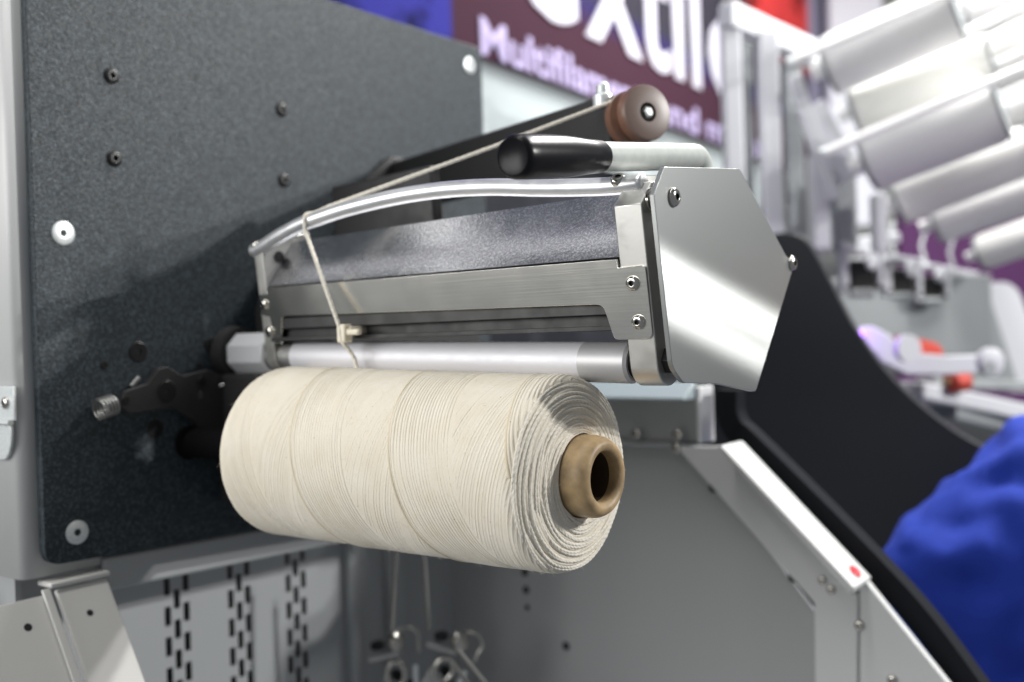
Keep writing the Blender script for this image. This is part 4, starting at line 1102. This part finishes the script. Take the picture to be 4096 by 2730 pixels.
# ================================================================== person in a blue shirt at the right edge
DP = 1.13
pe = thing('person', 'person in a bright blue shirt, shoulder and sleeve at the right edge', 'person', at(4250, 2730, DP) + V((0, 0, -0.8)))
def skin(name, verts, edges, rad, m_, rootv=0):
    me = bpy.data.meshes.new(name)
    off = ROOT[pe.name]
    me.from_pydata([V(v) - off for v in verts], edges, [])
    o = bpy.data.objects.new(name, me); sc.collection.objects.link(o); o.parent = pe
    md = o.modifiers.new('skin', 'SKIN'); md.use_smooth_shade = True
    for i, sv in enumerate(me.skin_vertices[0].data):
        sv.radius = (rad[i], rad[i]) if not isinstance(rad[i], tuple) else rad[i]
        sv.use_root = (i == rootv)
    ss = o.modifiers.new('sub', 'SUBSURF'); ss.levels = ss.render_levels = 4 if name == 'shirt' else 2
    me.materials.append(MAT[m_])
    return o
pn = at(4335, 1690, DP)                  # base of the neck
lf = -R0
def PP(x, y, z): return pn + lf * x + FWH * y + V((0, 0, z))
vb = [PP(0, 0, -0.75), PP(0, 0, -0.30), PP(0, 0, -0.02), PP(-0.07, -0.02, 0.10), PP(-0.16, -0.03, 0.18), PP(0.15, 0, -0.15), PP(0.20, 0.0, -0.42), PP(0.10, -0.2, -0.50), PP(-0.15, 0, -0.15), PP(-0.20, 0.0, -0.42), PP(-0.10, -0.2, -0.50)]
eb = [(0, 1), (1, 2), (2, 3), (3, 4), (2, 5), (5, 6), (6, 7), (2, 8), (8, 9), (9, 10)]
skin('body', vb, eb, [0.08, 0.08, 0.048, 0.072, 0.085, 0.03, 0.036, 0.028, 0.03, 0.036, 0.028], 'skin')
prof = [(-0.95, .17, .12), (-0.55, .172, .122), (-0.32, .19, .128), (-0.18, .200, .125), (-0.125, .196, .115), (-0.085, .172, .10), (-0.05, .125, .09), (-0.02, .085, .075), (0.0, .064, .064)]
sh_ = MB(); NS = 48
vs = [PP(w * math.cos(2 * PI * k / NS), d * math.sin(2 * PI * k / NS), z) for z, w, d in prof for k in range(NS)]
fs = [(i * NS + k, i * NS + (k + 1) % NS, (i + 1) * NS + (k + 1) % NS, (i + 1) * NS + k) for i in range(len(prof) - 1) for k in range(NS)]
fs += [list(range(NS - 1, -1, -1)), [(len(prof) - 1) * NS + k for k in range(NS)]]
sh_.add(vs, fs)
for sg in (1, -1):
    sh_.tube(spline([PP(sg * 0.10, 0, -0.095), PP(sg * 0.150, 0, -0.130), PP(sg * 0.180, 0, -0.20), PP(sg * 0.195, 0, -0.30), PP(sg * 0.205, 0, -0.40)], 6), [0.05] * 6 + [0.064] * 6 + [0.066] * 6 + [0.064] * 7, 24)
shirt = sh_.build('shirt', 'shirt_blue', pe)
rm = shirt.modifiers.new('join', 'REMESH'); rm.mode = 'VOXEL'; rm.voxel_size = 0.011; rm.use_smooth_shade = True
sm_ = shirt.modifiers.new('soft', 'SMOOTH'); sm_.factor = 0.6; sm_.iterations = 10
tx = bpy.data.textures.new('folds', 'CLOUDS'); tx.noise_scale = 0.055; tx.noise_depth = 1
dm = shirt.modifiers.new('folds', 'DISPLACE'); dm.texture = tx; dm.strength = 0.034; dm.texture_coords = 'LOCAL'; dm.mid_level = 0.5
